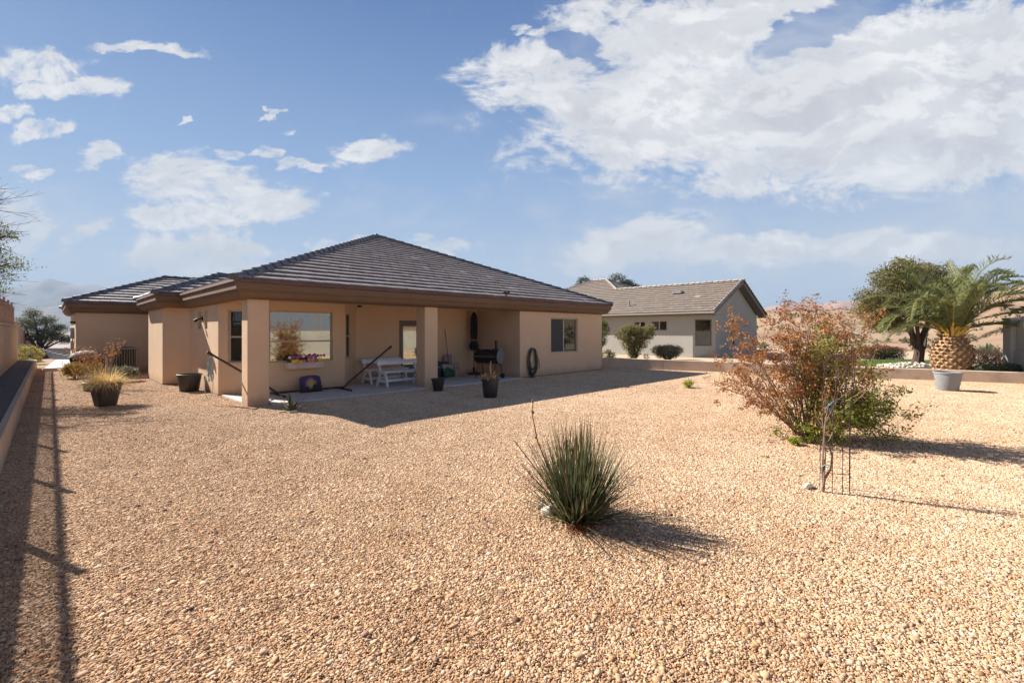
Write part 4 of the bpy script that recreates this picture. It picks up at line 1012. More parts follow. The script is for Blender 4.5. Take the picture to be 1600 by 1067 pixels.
for i in range(nx):
    for j in range(nz):
        u0, u1, v0, v1 = i/nx, (i+1)/nx, j/nz, (j+1)/nz
        def pt(u, v):
            top = H_*(0.90+0.10*math.sin(math.pi*min(1, max(0, u)))**0.5); ins = 0.03*(v)**3
            return m @ Vector((ins+u*(W_-2*ins), -0.05*math.sin(math.pi*u), v*top))
        b.add([pt(u0, v0), pt(u1, v0), pt(u1, v1), pt(u0, v1)], [(0, 1, 2, 3)], prt((u0+u1)/2, (v0+v1)/2))
b.build('printed_face', PAINT, tt)
b = MB(); pts = [(W_*k/16, -0.05*math.sin(math.pi*k/16)+0.003) for k in range(17)]; vs = []
for z_f in (0, 1):
    for off_ in (0, 0.05):
        for (x_, y_) in pts:
            u = x_/W_; vs.append(m @ Vector((x_ if z_f == 0 else 0.03+u*(W_-0.06), y_+off_, (H_*(0.90+0.10*math.sin(math.pi*u)**0.5)-0.002) if z_f else 0.0)))
n = 17; fs = [(n+i, n+i+1, 3*n+i+1, 3*n+i) for i in range(n-1)] + [(2*n+i, 2*n+i+1, 3*n+i+1, 3*n+i) for i in range(n-1)] + [(i, i+1, n+i+1, n+i) for i in range(n-1)] + [(0, n, 3*n, 2*n), (n-1, 2*n-1, 4*n-1, 3*n-1)]
b.add(vs, fs, (0.03, 0.03, 0.035)); b.build('back_shell', PAINT, tt)
o = thing('blue_bowl', spot(507, 604, SL)+(SL,), 'small turquoise plastic ball lying beside the sunset board', 'ball')
MB().lathe([(0.0, 0.0), (0.07, 0.012), (0.112, 0.06), (0.115, 0.10), (0.08, 0.16), (0.0, 0.185)], 22).build('shell', mat('turquoise', (0.07, 0.20, 0.24), 0.5, var=0.15), o, local=True, smooth=True)
MB().tube([(0.116*math.cos(a), 0.116*math.sin(a), 0.095) for a in np.linspace(0, 2*math.pi, 25)], 0.005, 5).build('seam', GREYM, o, local=True)

# white convertible benches
def bench(loc, label, group):
    t = thing('garden_bench', loc, label, 'bench', group=group); L = 1.42
    for x_ in (0.06, L-0.11):
        b = MB()
        def bar(p, q2, w_=0.045, th=0.04):
            p = Vector(p); q2 = Vector(q2); d = (q2-p); a = math.atan2(d.z, d.y); mm = Matrix.Translation(p) @ Matrix.Rotation(a, 4, 'X')
            b.bev(0, 0, -w_, th, d.length, w_, 0.006, mm)
        bar((x_, -0.30, 0.0), (x_, -0.14, 0.42)); b_end = None
        f = b.build('leg', WHITEW, t, local=True)
        b = MB(); bar((x_, 0.34, 0.0), (x_, 0.12, 0.42)); b.build('leg', WHITEW, t, local=True)
        b = MB(); bar((x_+0.002, -0.26, 0.17), (x_+0.002, 0.27, 0.17), 0.04, 0.035); bar((x_+0.002, -0.22, 0.395), (x_+0.002, 0.22, 0.395), 0.03, 0.035); b.build('end_rail', WHITEW, t, local=True)
        b = MB(); bar((x_+0.004, 0.14, 0.40), (x_+0.004, 0.26, 0.76), 0.05, 0.036); b.build('back_post', WHITEW, t, local=True)
    b = MB()
    for y_ in (-0.26, -0.14, -0.02, 0.10): b.bev(0, y_, 0.43, L, y_+0.105, 0.46, 0.006)
    b.build('seat', WHITEW, t, local=True)
    b = MB(); mt = Matrix.Translation((0, 0.23, 0.74)) @ Matrix.Rotation(R(0), 4, 'X')
    for y_ in (-0.02,): b.bev(0, y_, 0.0, L, y_+0.14, 0.035, 0.006, mt)
    b.bev(0.0, -0.05, -0.10, L, -0.022, 0.0, 0.006, mt)
    b.build('backrest', WHITEW, t, local=True)
    b = MB(); b.bev(0.115, -0.02, 0.13, L-0.12, 0.02, 0.21, 0.006); b.build('stretcher', WHITEW, t, local=True)
    return t
bench((6.98, 12.55, SL), 'white wooden bench nearest the camera beside the second patio pillar', 'white benches on the patio')
bench((6.98, 13.50, SL), 'white wooden bench farther back against the patio wall', 'white benches on the patio')

# bags of potting soil and a leaning stick
q = random.Random(6)
def bag(x_, y_, w_, h_, th, tilt, rot, cols, label):
    t = thing('soil_bag', (x_, y_, SL), label, 'bag', group='bags of garden soil on the patio')
    mm = Matrix.Rotation(rot, 4, 'Z') @ Matrix.Rotation(tilt, 4, 'X'); b = MB(); nx, nz = 10, 12; g2 = random.Random(int(x_*100)); vs = []; 
    for s_ in (-1, 1):
        for j in range(nz+1):
            for i in range(nx+1):
                u, v = i/nx, j/nz; bulge = (math.sin(math.pi*u)**0.5)*(math.sin(math.pi*min(1, v*0.92+0.08))**0.45)*(1.15-0.4*v)
                vs.append(mm @ Vector(((u-0.5)*w_*(1-0.12*math.sin(math.pi*v)), s_*th/2*bulge+g2.gauss(0, 0.006), v*h_+th*0.1)))
    n = (nx+1)*(nz+1)
    for s_ in (0, 1):
        for j in range(nz):
            for i in range(nx):
                k0 = s_*n+j*(nx+1)+i; f = (k0, k0+1, k0+nx+2, k0+nx+1); u, v = i/nx, j/nz
                c = cols[0] if v < 0.5+0.18*math.sin(u*5) else cols[1]
                if 0.55 < v+0.25*u < 0.66: c = cols[2]
                b.c.append(c); b.f.append(f if s_ == 0 else f[::-1])
    b.v = [tuple(v) for v in vs]
    o = b.build('plastic_sack', PAINT, t, local=True, smooth=True)
    bb = MB(); bb.tube([mm @ Vector(((k/8-0.5)*w_*0.9, g2.gauss(0, 0.004), h_+th*0.1+0.01)) for k in range(9)], 0.012, 5, flat=0.4); bb.build('crimped_top', mat('sack_top', (0.3, 0.32, 0.3), 0.5, var=0.2), t, local=True)
GR = [(0.01, 0.08, 0.03), (0.35, 0.36, 0.35), (0.02, 0.02, 0.02)]
bag(10.05, 13.70, 0.42, 0.55, 0.20, -0.12, 0.2, [(0.01, 0.02, 0.02), (0.02, 0.06, 0.035), (0.2, 0.22, 0.2)], 'dark bag of potting soil, leftmost of the bags against the wall')
bag(10.22, 13.42, 0.48, 0.46, 0.24, -0.30, -0.1, GR, 'green and white bag of soil slumped in front of the others')
bag(10.45, 13.76, 0.36, 0.78, 0.18, -0.06, 0.0, [(0.30, 0.24, 0.24), (0.30, 0.22, 0.24), (0.03, 0.02, 0.03)], 'tallest pinkish-white bag standing behind the green one')
bag(10.64, 13.48, 0.30, 0.50, 0.18, -0.15, 0.3, [(0.32, 0.27, 0.25), (0.34, 0.33, 0.32), (0.25, 0.12, 0.1)], 'small pale bag at the right end of the soil bags')
tag(MB().tube([(10.35, 13.55, SL), (10.42, 13.96, 1.78)], 0.013, 8).build('broom_handle', mat('brown_stick', (0.12, 0.07, 0.045), 0.7, var=0.2)), 'thin brown stick leaning on the wall above the soil bags', 'stick')

# closed black parasol in the corner
pu = thing('closed_parasol', (11.55, 13.62, SL), 'closed black parasol standing in the inner corner of the patio', 'parasol')
MB().tube([(0, 0, 0.0), (0, 0, 2.42)], 0.022, 10).build('pole', mat('parasol_pole', (0.09, 0.045, 0.03), 0.5, var=0.2), pu, local=True)
b = MB(); n = 24; prof = [(0.02, 2.40), (0.07, 2.34), (0.11, 2.2), (0.125, 1.9), (0.125, 1.6), (0.10, 1.36), (0.085, 1.31), (0.13, 1.22), (0.155, 1.10), (0.13, 0.98), (0.09, 0.92), (0.02, 0.92)]
for r_, z in prof:
    for k in range(n): a = 2*math.pi*k/n; rr = r_*(1+0.16*math.cos(k*math.pi)); b.v.append((rr*math.cos(a), rr*math.sin(a), z))
b.f = [(i*n+k, i*n+(k+1) % n, (i+1)*n+(k+1) % n, (i+1)*n+k) for i in range(len(prof)-1) for k in range(n)]; b.c = [None]*len(b.f)
b.build('canopy', mat('black_cloth', (0.018, 0.016, 0.018), 0.95, var=0.2), pu, local=True)
MB().lathe([(0.098, 1.30), (0.100, 1.345)], 20, cap=False).build('strap', mat('strap', (0.32, 0.25, 0.12), 0.8), pu, local=True)
MB().lathe([(0.24, 0.0), (0.24, 0.05), (0.2, 0.08), (0.05, 0.10), (0.04, 0.28), (0.0, 0.28)], 24).build('base', BLACKM, pu, local=True, smooth=False)

# barrel smoker
bq = thing('barrel_grill', (*far(764, 16.35)[:2], SL), 'black barrel barbecue with a grey round end and short chimney in the patio corner', 'grill', rz=R(-45-28))
# local x is the barrel axis; the +x end faces the camera side
MG = Matrix.Rotation(R(90), 4, 'Y'); b = MB(); prof = [(0.255, -0.46), (0.265, -0.45), (0.265, 0.45), (0.255, 0.46)]
b.lathe(prof, 30, (0, 0, 0), Matrix.Translation((0, 0, 0.78)) @ MG); smooth_by(b.build('barrel', BLACKM, bq, local=True), 35)
b = MB(); b.lathe([(0.0, 0.461), (0.262, 0.461), (0.268, 0.468), (0.262, 0.48), (0.0, 0.482)], 32, (0, 0, 0), Matrix.Translation((0, 0, 0.78)) @ MG, cap=False); b.build('end_plate', mat('grey_plate', (0.13, 0.14, 0.15), 0.5, var=0.12), bq, local=True)
b = MB(); b.tube([(0.30, 0, 1.02), (0.30, 0, 1.28)], 0.045, 12); b.tube([(0.30, 0, 1.27), (0.30, 0, 1.33)], 0.06, 12); b.build('chimney', BLACKM, bq, local=True)
b = MB(); b.bev(-0.42, -0.46, 0.78, 0.42, -0.24, 0.80, 0.004); b.build('shelf', mat('shelf_wood', (0.16, 0.12, 0.05), 0.7), bq, local=True)
b = MB(); b.tube([(-0.2, -0.17, 1.0), (-0.2, -0.24, 1.05), (0.2, -0.24, 1.05), (0.2, -0.17, 1.0)], 0.012, 6); b.build('lid_handle', GREYM, bq, local=True)
for sx in (-0.38, 0.38):
    for sy in (-0.2, 0.2): MB().tube([(sx, sy*0.8, 0.66), (sx, sy*1.25, 0.0)], 0.017, 6).build('leg', BLACKM, bq, local=True)
for sy in (-0.27, 0.27):
    MB().lathe([(0.0, -0.02), (0.09, -0.02), (0.09, 0.02), (0.0, 0.02)], 18, (0, 0, 0), Matrix.Translation((0.40, sy, 0.09)) @ Matrix.Rotation(R(90), 4, 'X')).build('wheel', BLACKP, bq, local=True)

# coiled hose hung on the wall
hz = thing('garden_hose', (12.62, 11.5, 0), 'dark coiled garden hose hanging on the wall right of the patio', 'hose'); b = MB(); q = random.Random(31); pts = []
for k in range(260):
    a = k/260*2*math.pi*9; lp = int(k/29); q2 = random.Random(lp); rx = 0.20+q2.uniform(-0.05, 0.05); rz_ = 0.47+q2.uniform(-0.09, 0.06); dx = q2.uniform(-0.03, 0.03); ph = 1.08
    pts.append((12.62+dx+rx*math.sin(a), 11.555-0.012*(lp % 6), ph-rz_+rz_*math.cos(a)))
b.tube(pts, 0.014, 6)
b.tube([(12.72, 11.5, 0.9), (12.92, 11.5, 0.62), (12.95, 11.5, 0.38), (12.85, 11.49, 0.30)], 0.013, 6)
b.tube([(12.50, 11.5, 0.55), (12.36, 11.47, 0.42), (12.30, 11.45, 0.16), (12.36, 11.42, 0.02), (12.6, 11.40, 0.03)], 0.013, 6)
b.build('coil', HOSE, hz)
MB().bev(12.56, 11.50, 1.04, 12.68, 11.598, 1.10, 0.01).build('hanger', GREYM, hz)

# ------------------------------------------------------------------ central spiky plant and its rocks
cx, cy = spot(903, 812)
yu = thing('red_yucca', (cx, cy), 'big clump of stiff narrow green blades in the middle of the gravel', 'plant')
def blades(name, parent, n, seed, cols, lmin, lmax, rad, material, w=0.007):
    g = np.random.default_rng(seed); V = []; Fq = []; T = []
    for k in range(n):
        a = g.uniform(0, 2*math.pi); tilt = abs(g.normal(0, 0.60)); tilt = min(tilt, 1.35); r = rad*math.sqrt(g.random())
        p = np.array([r*math.cos(a), r*math.sin(a), -0.01]); a2 = a+g.normal(0, 0.6)
        d = np.array([math.sin(tilt)*math.cos(a2), math.sin(tilt)*math.sin(a2), math.cos(tilt)]); L = g.uniform(lmin, lmax)*(1-0.22*tilt)
        s = np.cross(d, [0, 0, 1.0]); s /= max(np.linalg.norm(s), 1e-3); nn = np.cross(s, d); b0 = len(V); segs = 6; ww = w*g.uniform(0.7, 1.2); bend = g.normal(0.05, 0.10); sb = g.normal(0, 0.07)
        for i in range(segs+1):
            t = i/segs; h = ww*(1-t)**0.6+0.0006
            V += [p-s*h+nn*h*0.5, p.copy(), p+s*h+nn*h*0.5]; p = p+d*L/segs; d = d-np.array([0, 0, bend/segs*2])+s*sb/segs; d /= np.linalg.norm(d)
        col = np.array(cols[g.integers(0, len(cols))])*g.uniform(0.7, 1.25)
        for i in range(segs):
            c = col if i < segs-1 else col*0.6+np.array([0.16, 0.08, 0.03])*0.6
            for j in (0, 1): Fq.append((b0+3*i+j, b0+3*i+j+1, b0+3*i+j+4, b0+3*i+j+3)); T.append(np.clip(c, 0, 1))
    return npmesh(name, V, Fq, material, parent, np.array(T))
blades('blades', yu, 760, 5, [(0.075, 0.11, 0.055), (0.10, 0.14, 0.06), (0.06, 0.09, 0.05), (0.085, 0.12, 0.06), (0.15, 0.155, 0.07), (0.20, 0.155, 0.08)], 0.50, 1.0, 0.15, LEAF)
blades('dead_blades', yu, 110, 9, [(0.34, 0.24, 0.14), (0.45, 0.34, 0.2)], 0.3, 0.6, 0.15, DRYLEAF, 0.005)
b = MB(); vR = Vector((1/S2, -1/S2, 0)); fR = Vector((1/S2, 1/S2, 0))
b.tube([vR*-0.05, vR*-0.22+Vector((0, 0, 0.35)), vR*-0.37+Vector((0, 0, 0.72)), vR*-0.42+Vector((0, 0, 0.98)), vR*-0.405+Vector((0, 0, 1.10))], [0.008, 0.007, 0.006, 0.005, 0.004], 5)
b.tube([vR*-0.08+fR*0.05, vR*-0.35+Vector((0, 0, 0.42)), vR*-0.58+Vector((0, 0, 0.72))], [0.007, 0.006, 0.004], 5)
for z in (0.75, 0.98, 1.08): b.rock(tuple(vR*-(0.38+(z-0.72)*0.1)+Vector((0, 0, z))), 0.016, 1.2, int(z*100), n=1)
b.build('flower_stalk', mat('stalk', (0.22, 0.15, 0.09), 0.9, var=0.3, nscale=20), yu, local=True)
for i, (px_, py_, r_, c, lb) in enumerate(((857, 803, 0.075, (1.5, 1.5, 1.5), 'white rounded rock at the left foot of the spiky clump'), (866, 800, 0.09, (0.95, 0.9, 0.85), 'grey-tan rock tucked behind the white one at the spiky clump'),
        (846, 795, 0.05, (0.8, 0.7, 0.6), 'small tan rock left of the white rock'), (943, 797, 0.075, (0.9, 0.82, 0.76), 'rounded tan rock behind the spiky clump on its right'), (893, 826, 0.035, (0.9, 0.55, 0.38), 'small reddish stone in front of the spiky clump'))):
    x, y = spot(px_, py_); o = MB().rock((x, y, r_*0.45), r_, 0.75, 50+i, c, 1.1, 0.9, n=3).build('rock', STONE); smooth_by(o, 30); tag(o, lb, 'rock', 'rocks round the spiky clump')
x, y = spot(908, 826); q = random.Random(2)
P = np.array([(x+q.gauss(0, 0.065), y+q.gauss(0, 0.05), 0.012+abs(q.gauss(0, 0.012))) for _ in range(900)])
tag(leaves('leaf_litter', P, 0.022, [(0.34, 0.12, 0.05), (0.42, 0.17, 0.07), (0.25, 0.09, 0.04)], DRYLEAF, None, seed=4, asp=0.5), 'rusty brown litter on the gravel at the foot of the spiky clump', 'litter', kind='stuff')

def weed(px_, py_, h, n, cols, label, seed, lm=None):
    x, y = spot(px_, py_); t = thing('small_weed', (x, y), label, 'plant'); q = random.Random(seed); b = MB(); tips = []
    for k in range(n):
        a = q.uniform(0, 6.28); grow(b, (0, 0, -0.005), (math.cos(a)*0.9, math.sin(a)*0.9, 1), h*0.6, 0.004, 1, q, tips, 0.5, 0.1)
    b.build('stems', PALEBARK, t, local=True); P, D = scatter_tips(tips, 6, h*0.08, q); leaves('leaves', P, h*0.22, cols, lm or LEAF, t, seed=seed, D=D, asp=0.35)
weed(1076, 606, 0.24, 12, LIME, 'small green weed alone in the gravel near the low wall', 4)
weed(1240, 695, 0.12, 26, LIME, 'low bright green sprig at the left foot of the big brown shrub', 5)
weed(1262, 693, 0.10, 16, LIME, 'tiny green sprig under the big brown shrub', 6)
weed(1201, 716, 0.04, 4, GREENS, 'tiny seedling in the gravel left of the caged sapling', 7)

# ------------------------------------------------------------------ big half-dead shrub
sx_, sy_ = spot(1262, 681)
sh = thing('pomegranate_shrub', (sx_, sy_), 'big half-dead shrub of rusty leaves with green shoots in the right of the yard', 'shrub')
q = random.Random(41); wood = MB(); tb = []; tg = []
def stem(base, tip, r, into, depth, seed):
    qq = random.Random(seed); base = Vector(base); tip = Vector(tip); mid = (base+tip)/2+Vector((qq.gauss(0, .07), qq.gauss(0, .07), abs(qq.gauss(0.02, .07)))); pts = []; n = 8
    for k in range(n+1):
        t = k/n; p = base*(1-t)**2+mid*2*t*(1-t)+tip*t*t; pts.append(p+Vector((qq.gauss(0, .010), qq.gauss(0, .010), qq.gauss(0, .010))))
    wood.tube(pts, [r*(1-0.75*k/n) for k in range(n+1)], 5, cap=False)
    for k in range(3, n+1):
        for c in range(2):
            d = (pts[k]-pts[k-1]).normalized()+Vector((qq.gauss(0, .65), qq.gauss(0, .65), qq.gauss(0.1, .5)))
            grow(wood, pts[k], d, qq.uniform(0.14, 0.30), r*0.33, depth, qq, into, 0.6, 0.1, n=(1, 2), segs=3, wob=0.2, sides=4)
def P3(rx, fz, up_): return tuple(vR*rx+fR*fz+Vector((0, 0, up_)))
brown = [(-1.22, 1.05), (-1.35, 0.80), (-1.15, 1.35), (-0.95, 1.55), (-0.75, 1.75), (-0.55, 1.6), (-0.35, 1.95), (-0.15, 1.75), (0.05, 1.98), (0.2, 1.7), (0.45, 1.85), (0.62, 1.6), (0.78, 1.75),
         (-0.9, 1.15), (-0.65, 1.3), (-0.35, 1.45), (0.0, 1.45), (0.3, 1.3), (0.55, 1.2), (-1.05, 0.65), (-0.75, 0.75), (-0.3, 1.05), (0.15, 1.0), (0.75, 1.15), (0.95, 1.05), (-1.0, 1.9), (-0.12, 2.2), (0.28, 2.15), (1.05, 0.85), (-1.1, 1.2), (-0.5, 1.85), (0.6, 2.0)]
for i, (rx, z) in enumerate(brown):
    stem(P3(rx*0.10+q.gauss(0, 0.05), q.gauss(0, 0.05), 0.0), P3(rx*(0.93 if rx < 0 else 0.80)+q.gauss(0, .04), q.uniform(-0.55, 0.55), z*0.96), q.uniform(0.011, 0.018), tb, 2 if z < 2 else 1, 100+i)
green = [(0.25, 1.15), (-0.25, 1.2), (0.05, 1.55), (0.75, 0.62), (0.95, 0.50), (1.10, 0.34), (0.55, 0.45), (0.3, 0.35), (0.75, 0.25), (1.25, 0.28), (0.1, 0.3), (-0.15, 0.3), (0.5, 0.75), (-0.45, 0.28), (0.95, 0.8), (-0.1, 1.35), (0.15, 1.3), (0.3, 0.95), (0.85, 0.4), (0.65, 0.35), (1.2, 0.45), (0.4, 0.55)]
wood2 = MB()
for i, (rx, z) in enumerate(green):
    stem(P3(rx*0.10, q.gauss(0, 0.05), 0.0), P3(rx*0.76, q.uniform(-0.75, -0.05), z), 0.009, tg, 1 if i < 3 else 2, 300+i)
wood.build('stems', mat('shrub_wood', (0.30, 0.19, 0.13), 0.95, var=0.25, nscale=12, bump=0.3), sh, local=True)
tb = [t_ for t_ in tb if q.random() < 0.30+0.45*(math.sin(t_[0].x*5.1+1)*math.sin(t_[0].y*4.3)*math.sin(t_[0].z*6+2) > -0.12)]
P, D = scatter_tips(tb, 10, 0.030, q); keep = np.random.default_rng(1).random(len(P)) < min(1, 17000/len(P))
leaves('dry_leaves', P[keep], 0.046, DRY, DRYLEAF, sh, asp=0.42, seed=8, D=D[keep], droop=0.3)
P, D = scatter_tips(tg, 12, 0.04, q); keep = np.random.default_rng(2).random(len(P)) < min(1, 14000/len(P))
leaves('green_leaves', P[keep], 0.050, LIME+GREENS[:2], LEAF, sh, asp=0.40, seed=9, D=D[keep])
# ------------------------------------------------------------------ caged sapling
x0, y0 = spot(1291, 769)
sa = thing('bare_sapling', (x0, y0), 'thin twisted bare sapling tied with blue ribbon inside a wire cage', 'sapling'); q = random.Random(14); b = MB(); tips = []
b.tube([P3(-0.04, 0, -0.01), P3(-0.02, 0, 0.14), P3(0.05, 0.01, 0.24), P3(0.065, 0, 0.38), P3(0.03, 0, 0.50)], [0.018, 0.014, 0.012, 0.010, 0.008], 7)
b.tube([P3(-0.03, 0, 0.0), P3(-0.03, 0.02, 0.2), P3(-0.025, 0.01, 0.45), P3(-0.01, 0, 0.75), P3(0.03, 0, 0.95)], [0.012, 0.010, 0.009, 0.007, 0.005], 6)
b.tube([P3(-0.03, 0, 0.1), P3(0.005, 0.02, 0.4), P3(-0.015, 0.01, 0.7), P3(0.06, 0, 0.88), P3(0.12, 0, 0.98)], [0.010, 0.008, 0.007, 0.006, 0.004], 6)
for k in range(7): grow(b, P3(q.uniform(-0.03, 0.08), q.gauss(0, .03), q.uniform(0.5, 0.95)), P3(q.uniform(-0.3, 0.6), q.gauss(0, .4), 1), 0.17, 0.0035, 1, q, tips, 0.4, 0.5, wob=0.12, sides=4)
for k in range(3): grow(b, P3(0.05+0.03*k, 0, 0.82+k*0.08), P3(1.0, q.gauss(0, .2), 0.35+0.2*k), 0.40, 0.0038, 1, q, tips, 0.3, 0.15, wob=0.08, sides=4)
b.build('trunk', mat('sapling_bark', (0.24, 0.165, 0.12), 1.0, var=0.3, nscale=20, bump=0.5), sa, local=True)
P, D = scatter_tips(tips, 2, 0.03, q); leaves('dry_leaves', P, 0.035, DRY, DRYLEAF, sa, asp=0.4, seed=3, D=D)
tie = MB()
for a_, b_ in ((P3(-0.02, -0.02, 0.90), P3(0.12, -0.03, 1.0)), (P3(0.01, -0.03, 0.86), P3(0.08, -0.03, 0.95)), (P3(-0.05, 0, 0.27), P3(0.02, -0.02, 0.29))):
    tie.tube([a_, tuple((Vector(a_)+Vector(b_))/2+Vector((0, 0, 0.02))), b_], 0.005, 4)
tie.build('ribbon', mat('blue_ribbon', (0.14, 0.36, 0.50), 0.6), sa, local=True)
cg = thing('wire_cage', (x0, y0), 'rusty wire cage standing round the bare sapling', 'cage')
WIRE = mat('rusty_wire', (0.07, 0.045, 0.035), 0.7, var=0.3, metal=0.3); b = MB(); cen = Vector(P3(0.12, 0.04, 0)); RR = 0.135
for k in range(9):
    a = 2*math.pi*k/9+0.35; lean = Vector((0.0, 0, 0)) if k % 2 else vR*0.01
    c0 = cen+Vector((RR*math.cos(a), RR*math.sin(a), -0.02)); b.tube([c0, c0+Vector((0, 0, 0.8))+lean, c0+Vector((0, 0, 1.50))+vR*0.05+lean*2], 0.0038, 5)
b.build('uprights', WIRE, cg, local=True)
for z in (0.22, 0.47, 0.72, 0.97, 1.22, 1.46): MB().tube([cen+vR*(0.05*max(0, z-0.8)/0.7)+Vector((RR*math.cos(a), RR*math.sin(a), z)) for a in np.linspace(0, 2*math.pi, 19)], 0.0025, 4).build('hoop', WIRE, cg, local=True)
x, y = spot(1262, 763); o = MB().rock((x, y, 0.025), 0.06, 0.6, 71, (1.5, 1.45, 1.4), 1.5, 0.8, n=3).build('rock', STONE); tag(smooth_by(o, 30), 'smooth white stone lying left of the caged sapling', 'rock')
# dry leaves blown over the gravel, thickest under the shrub
g = np.random.default_rng(91); n0 = 1500; xy = np.stack([g.uniform(0.2, 18, 700), g.uniform(-1, 11, 700)], 1)
xy = np.concatenate([xy, np.array([sx_, sy_])+g.normal(0, 0.75, (1500, 2))+np.array([0.15, -0.3])]); P = np.concatenate([xy, g.uniform(0.017, 0.026, (len(xy), 1))], 1)
tag(leaves('fallen_leaves', P, 0.032, [(0.30, 0.14, 0.06), (0.38, 0.20, 0.09), (0.22, 0.11, 0.06), (0.16, 0.10, 0.05)], DRYLEAF, None, seed=14, asp=0.45, D=np.stack([g.normal(0, 1, len(xy)), g.normal(0, 1, len(xy)), g.normal(0, .15, len(xy))], 1)), 'dry brown leaves scattered over the gravel, thickest under the big shrub', 'fallen leaves', kind='stuff')
# scattered twigs on the gravel
for i, (px_, py_, a, L, lb) in enumerate(((1090, 812, 0.2, 0.12, 'short twig on the gravel right of the spiky clump'), (1212, 731, 1.2, 0.07, 'short dark twig on the gravel left of the sapling'), (1195, 672, -0.7, 0.28, 'dry twig on the gravel left of the big shrub'), (897, 1040, -0.3, 0.20, 'thin curved twig on the gravel at the bottom of the picture'))):
    x, y = spot(px_, py_); o = MB().tube([(x, y, 0.022), (x+L/2*math.cos(a), y+L/2*math.sin(a), 0.04), (x+L*math.cos(a+0.2), y+L*math.sin(a+0.2), 0.022)], [0.004, 0.003, 0.0015], 4).build('fallen_twig', PALEBARK); tag(o, lb, 'twig', 'fallen twigs')

# ------------------------------------------------------------------ beyond the low wall
G2 = 0.22
# lawn
def strip(name, pts, z, m, kind='structure', label=None):
    o = MB().prism(pts, z-0.2, z).build(name, m); return tag(o, label, kind=kind)
la = [far(1240, 19.9), far(1465, 19.6), far(1475, 23.4), far(1250, 23.8)]
LAWN = mat('w_lawn', (0.07, 0.15, 0.025), 0.95, var=0.3, nscale=3, bump=0.5, bscale=60, fine=0.3)
strip('lawn', [(p.x, p.y) for p in la], G2+0.012, LAWN)
g = np.random.default_rng(6); N = 16000; u = g.random((N, 2)); A, B, Cc, Dd = [np.array(p[:2]) for p in la]
xy = A*(1-u[:, :1])*(1-u[:, 1:])+B*u[:, :1]*(1-u[:, 1:])+Cc*u[:, :1]*u[:, 1:]+Dd*(1-u[:, :1])*u[:, 1:]
P = np.concatenate([xy, np.full((N, 1), G2+0.005)], 1); D = np.stack([g.normal(0, .35, N), g.normal(0, .35, N), np.ones(N)], 1)
tag(leaves('lawn_grass', P, 0.055, [(0.09, 0.20, 0.03), (0.13, 0.25, 0.04), (0.17, 0.24, 0.06)], LEAF, None, asp=0.16, seed=2, D=D), 'strip of bright green lawn beyond the low wall', 'grass', kind='stuff')
# river rocks round the tree
c0 = far(1433, 19.3); q = random.Random(77); b = MB()
for k in range(190):
    a = q.uniform(0, 6.28); r_ = 1.45*math.sqrt(q.random()); pz = 0.16*(1-r_/1.45)
    b.rock((c0.x+vR.x*r_*math.cos(a)*1.1+fR.x*r_*math.sin(a)*0.6, c0.y+vR.y*r_*math.cos(a)*1.1+fR.y*r_*math.sin(a)*0.6, G2+0.03+pz), q.uniform(0.055, 0.11), 0.75, k, tuple([q.uniform(0.9, 1.45)]*3), q.uniform(0.9, 1.4), 1, n=1)
o = b.build('river_rocks', STONE); tag(o, 'bed of pale river rocks round the foot of the tree', 'rocks', kind='stuff')
mb = MB(); mb.lathe([(1.5, -0.05), (1.0, 0.04), (0.4, 0.13), (0.0, 0.15)], 26, (c0.x, c0.y, G2), cap=False); tag(mb.build('tree_mound', SOIL), kind='structure')
# mesquite
tr = thing('mesquite_tree', (c0.x, c0.y, G2+0.1), 'dense olive tree with a dark forked trunk left of the palm', 'tree'); q = random.Random(19); b = MB(); tips = []
b.tube([P3(0, 0, -0.1), P3(0.05, 0, 0.25), P3(0.10, 0, 0.55), P3(0.08, 0, 0.80)], [0.24, 0.19, 0.18, 0.17], 10)
limbs = [((-0.9, 0.1, 0.75), 1.7, 0.075), ((-0.55, -0.3, 0.9), 1.8, 0.085), ((-0.05, 0.2, 1), 1.7, 0.13), ((0.3, -0.1, 1), 1.7, 0.12), ((0.85, 0.2, 0.65), 1.6, 0.085), ((0.1, 0.7, 0.9), 1.5, 0.08)]
for (rx, fz, uz), L, r_ in limbs: grow(b, P3(0.07, 0, 0.6 if abs(rx) > 0.5 else 0.75), P3(rx, fz, uz), L, r_, 3, q, tips, 0.55, 0.25, n=(2, 3), sides=6, shrink=0.6)
b.build('trunk', BARK, tr, local=True)
bl = []
for (rx, fz, z, r_) in ((-1.7, 0, 2.65, .75), (-2.1, .2, 3.1, .6), (-1.2, -.3, 3.3, .8), (-.5, .2, 3.6, .85), (.2, 0, 3.9, .7), (-.9, .3, 4.1, .65), (.0, .4, 4.35, .5), (.9, .2, 3.7, .8), (1.4, -.2, 3.2, .8), (.4, -.6, 3.0, .8), (-.4, -.5, 2.7, .75), (-1.2, .2, 2.5, .65),
                   (1.7, .3, 2.8, .7), (1.1, 0, 2.4, .7), (1.2, .1, 4.2, .45), (.7, .5, 4.3, .45), (-1.6, .2, 3.8, .45), (1.9, 0, 3.7, .45), (.3, .1, 2.45, .6), (-1.9, -.3, 2.1, .4), (-1.5, -.2, 2.05, .5), (-.9, .1, 2.1, .5), (1.5, .1, 2.05, .5), (-2.0, .1, 2.7, .6), (-.1, .3, 3.2, .9), (-2.0, 0, 1.95, .5), (-1.4, .1, 1.85, .5), (-.8, .2, 1.9, .45), (-2.35, .1, 2.45, .45), (-.9, -.2, 4.45, .45)):
    p = P3(rx*0.92+0.05, fz, z*0.97); bl.append((p[0], p[1], p[2]-0.15, r_, 0.72))
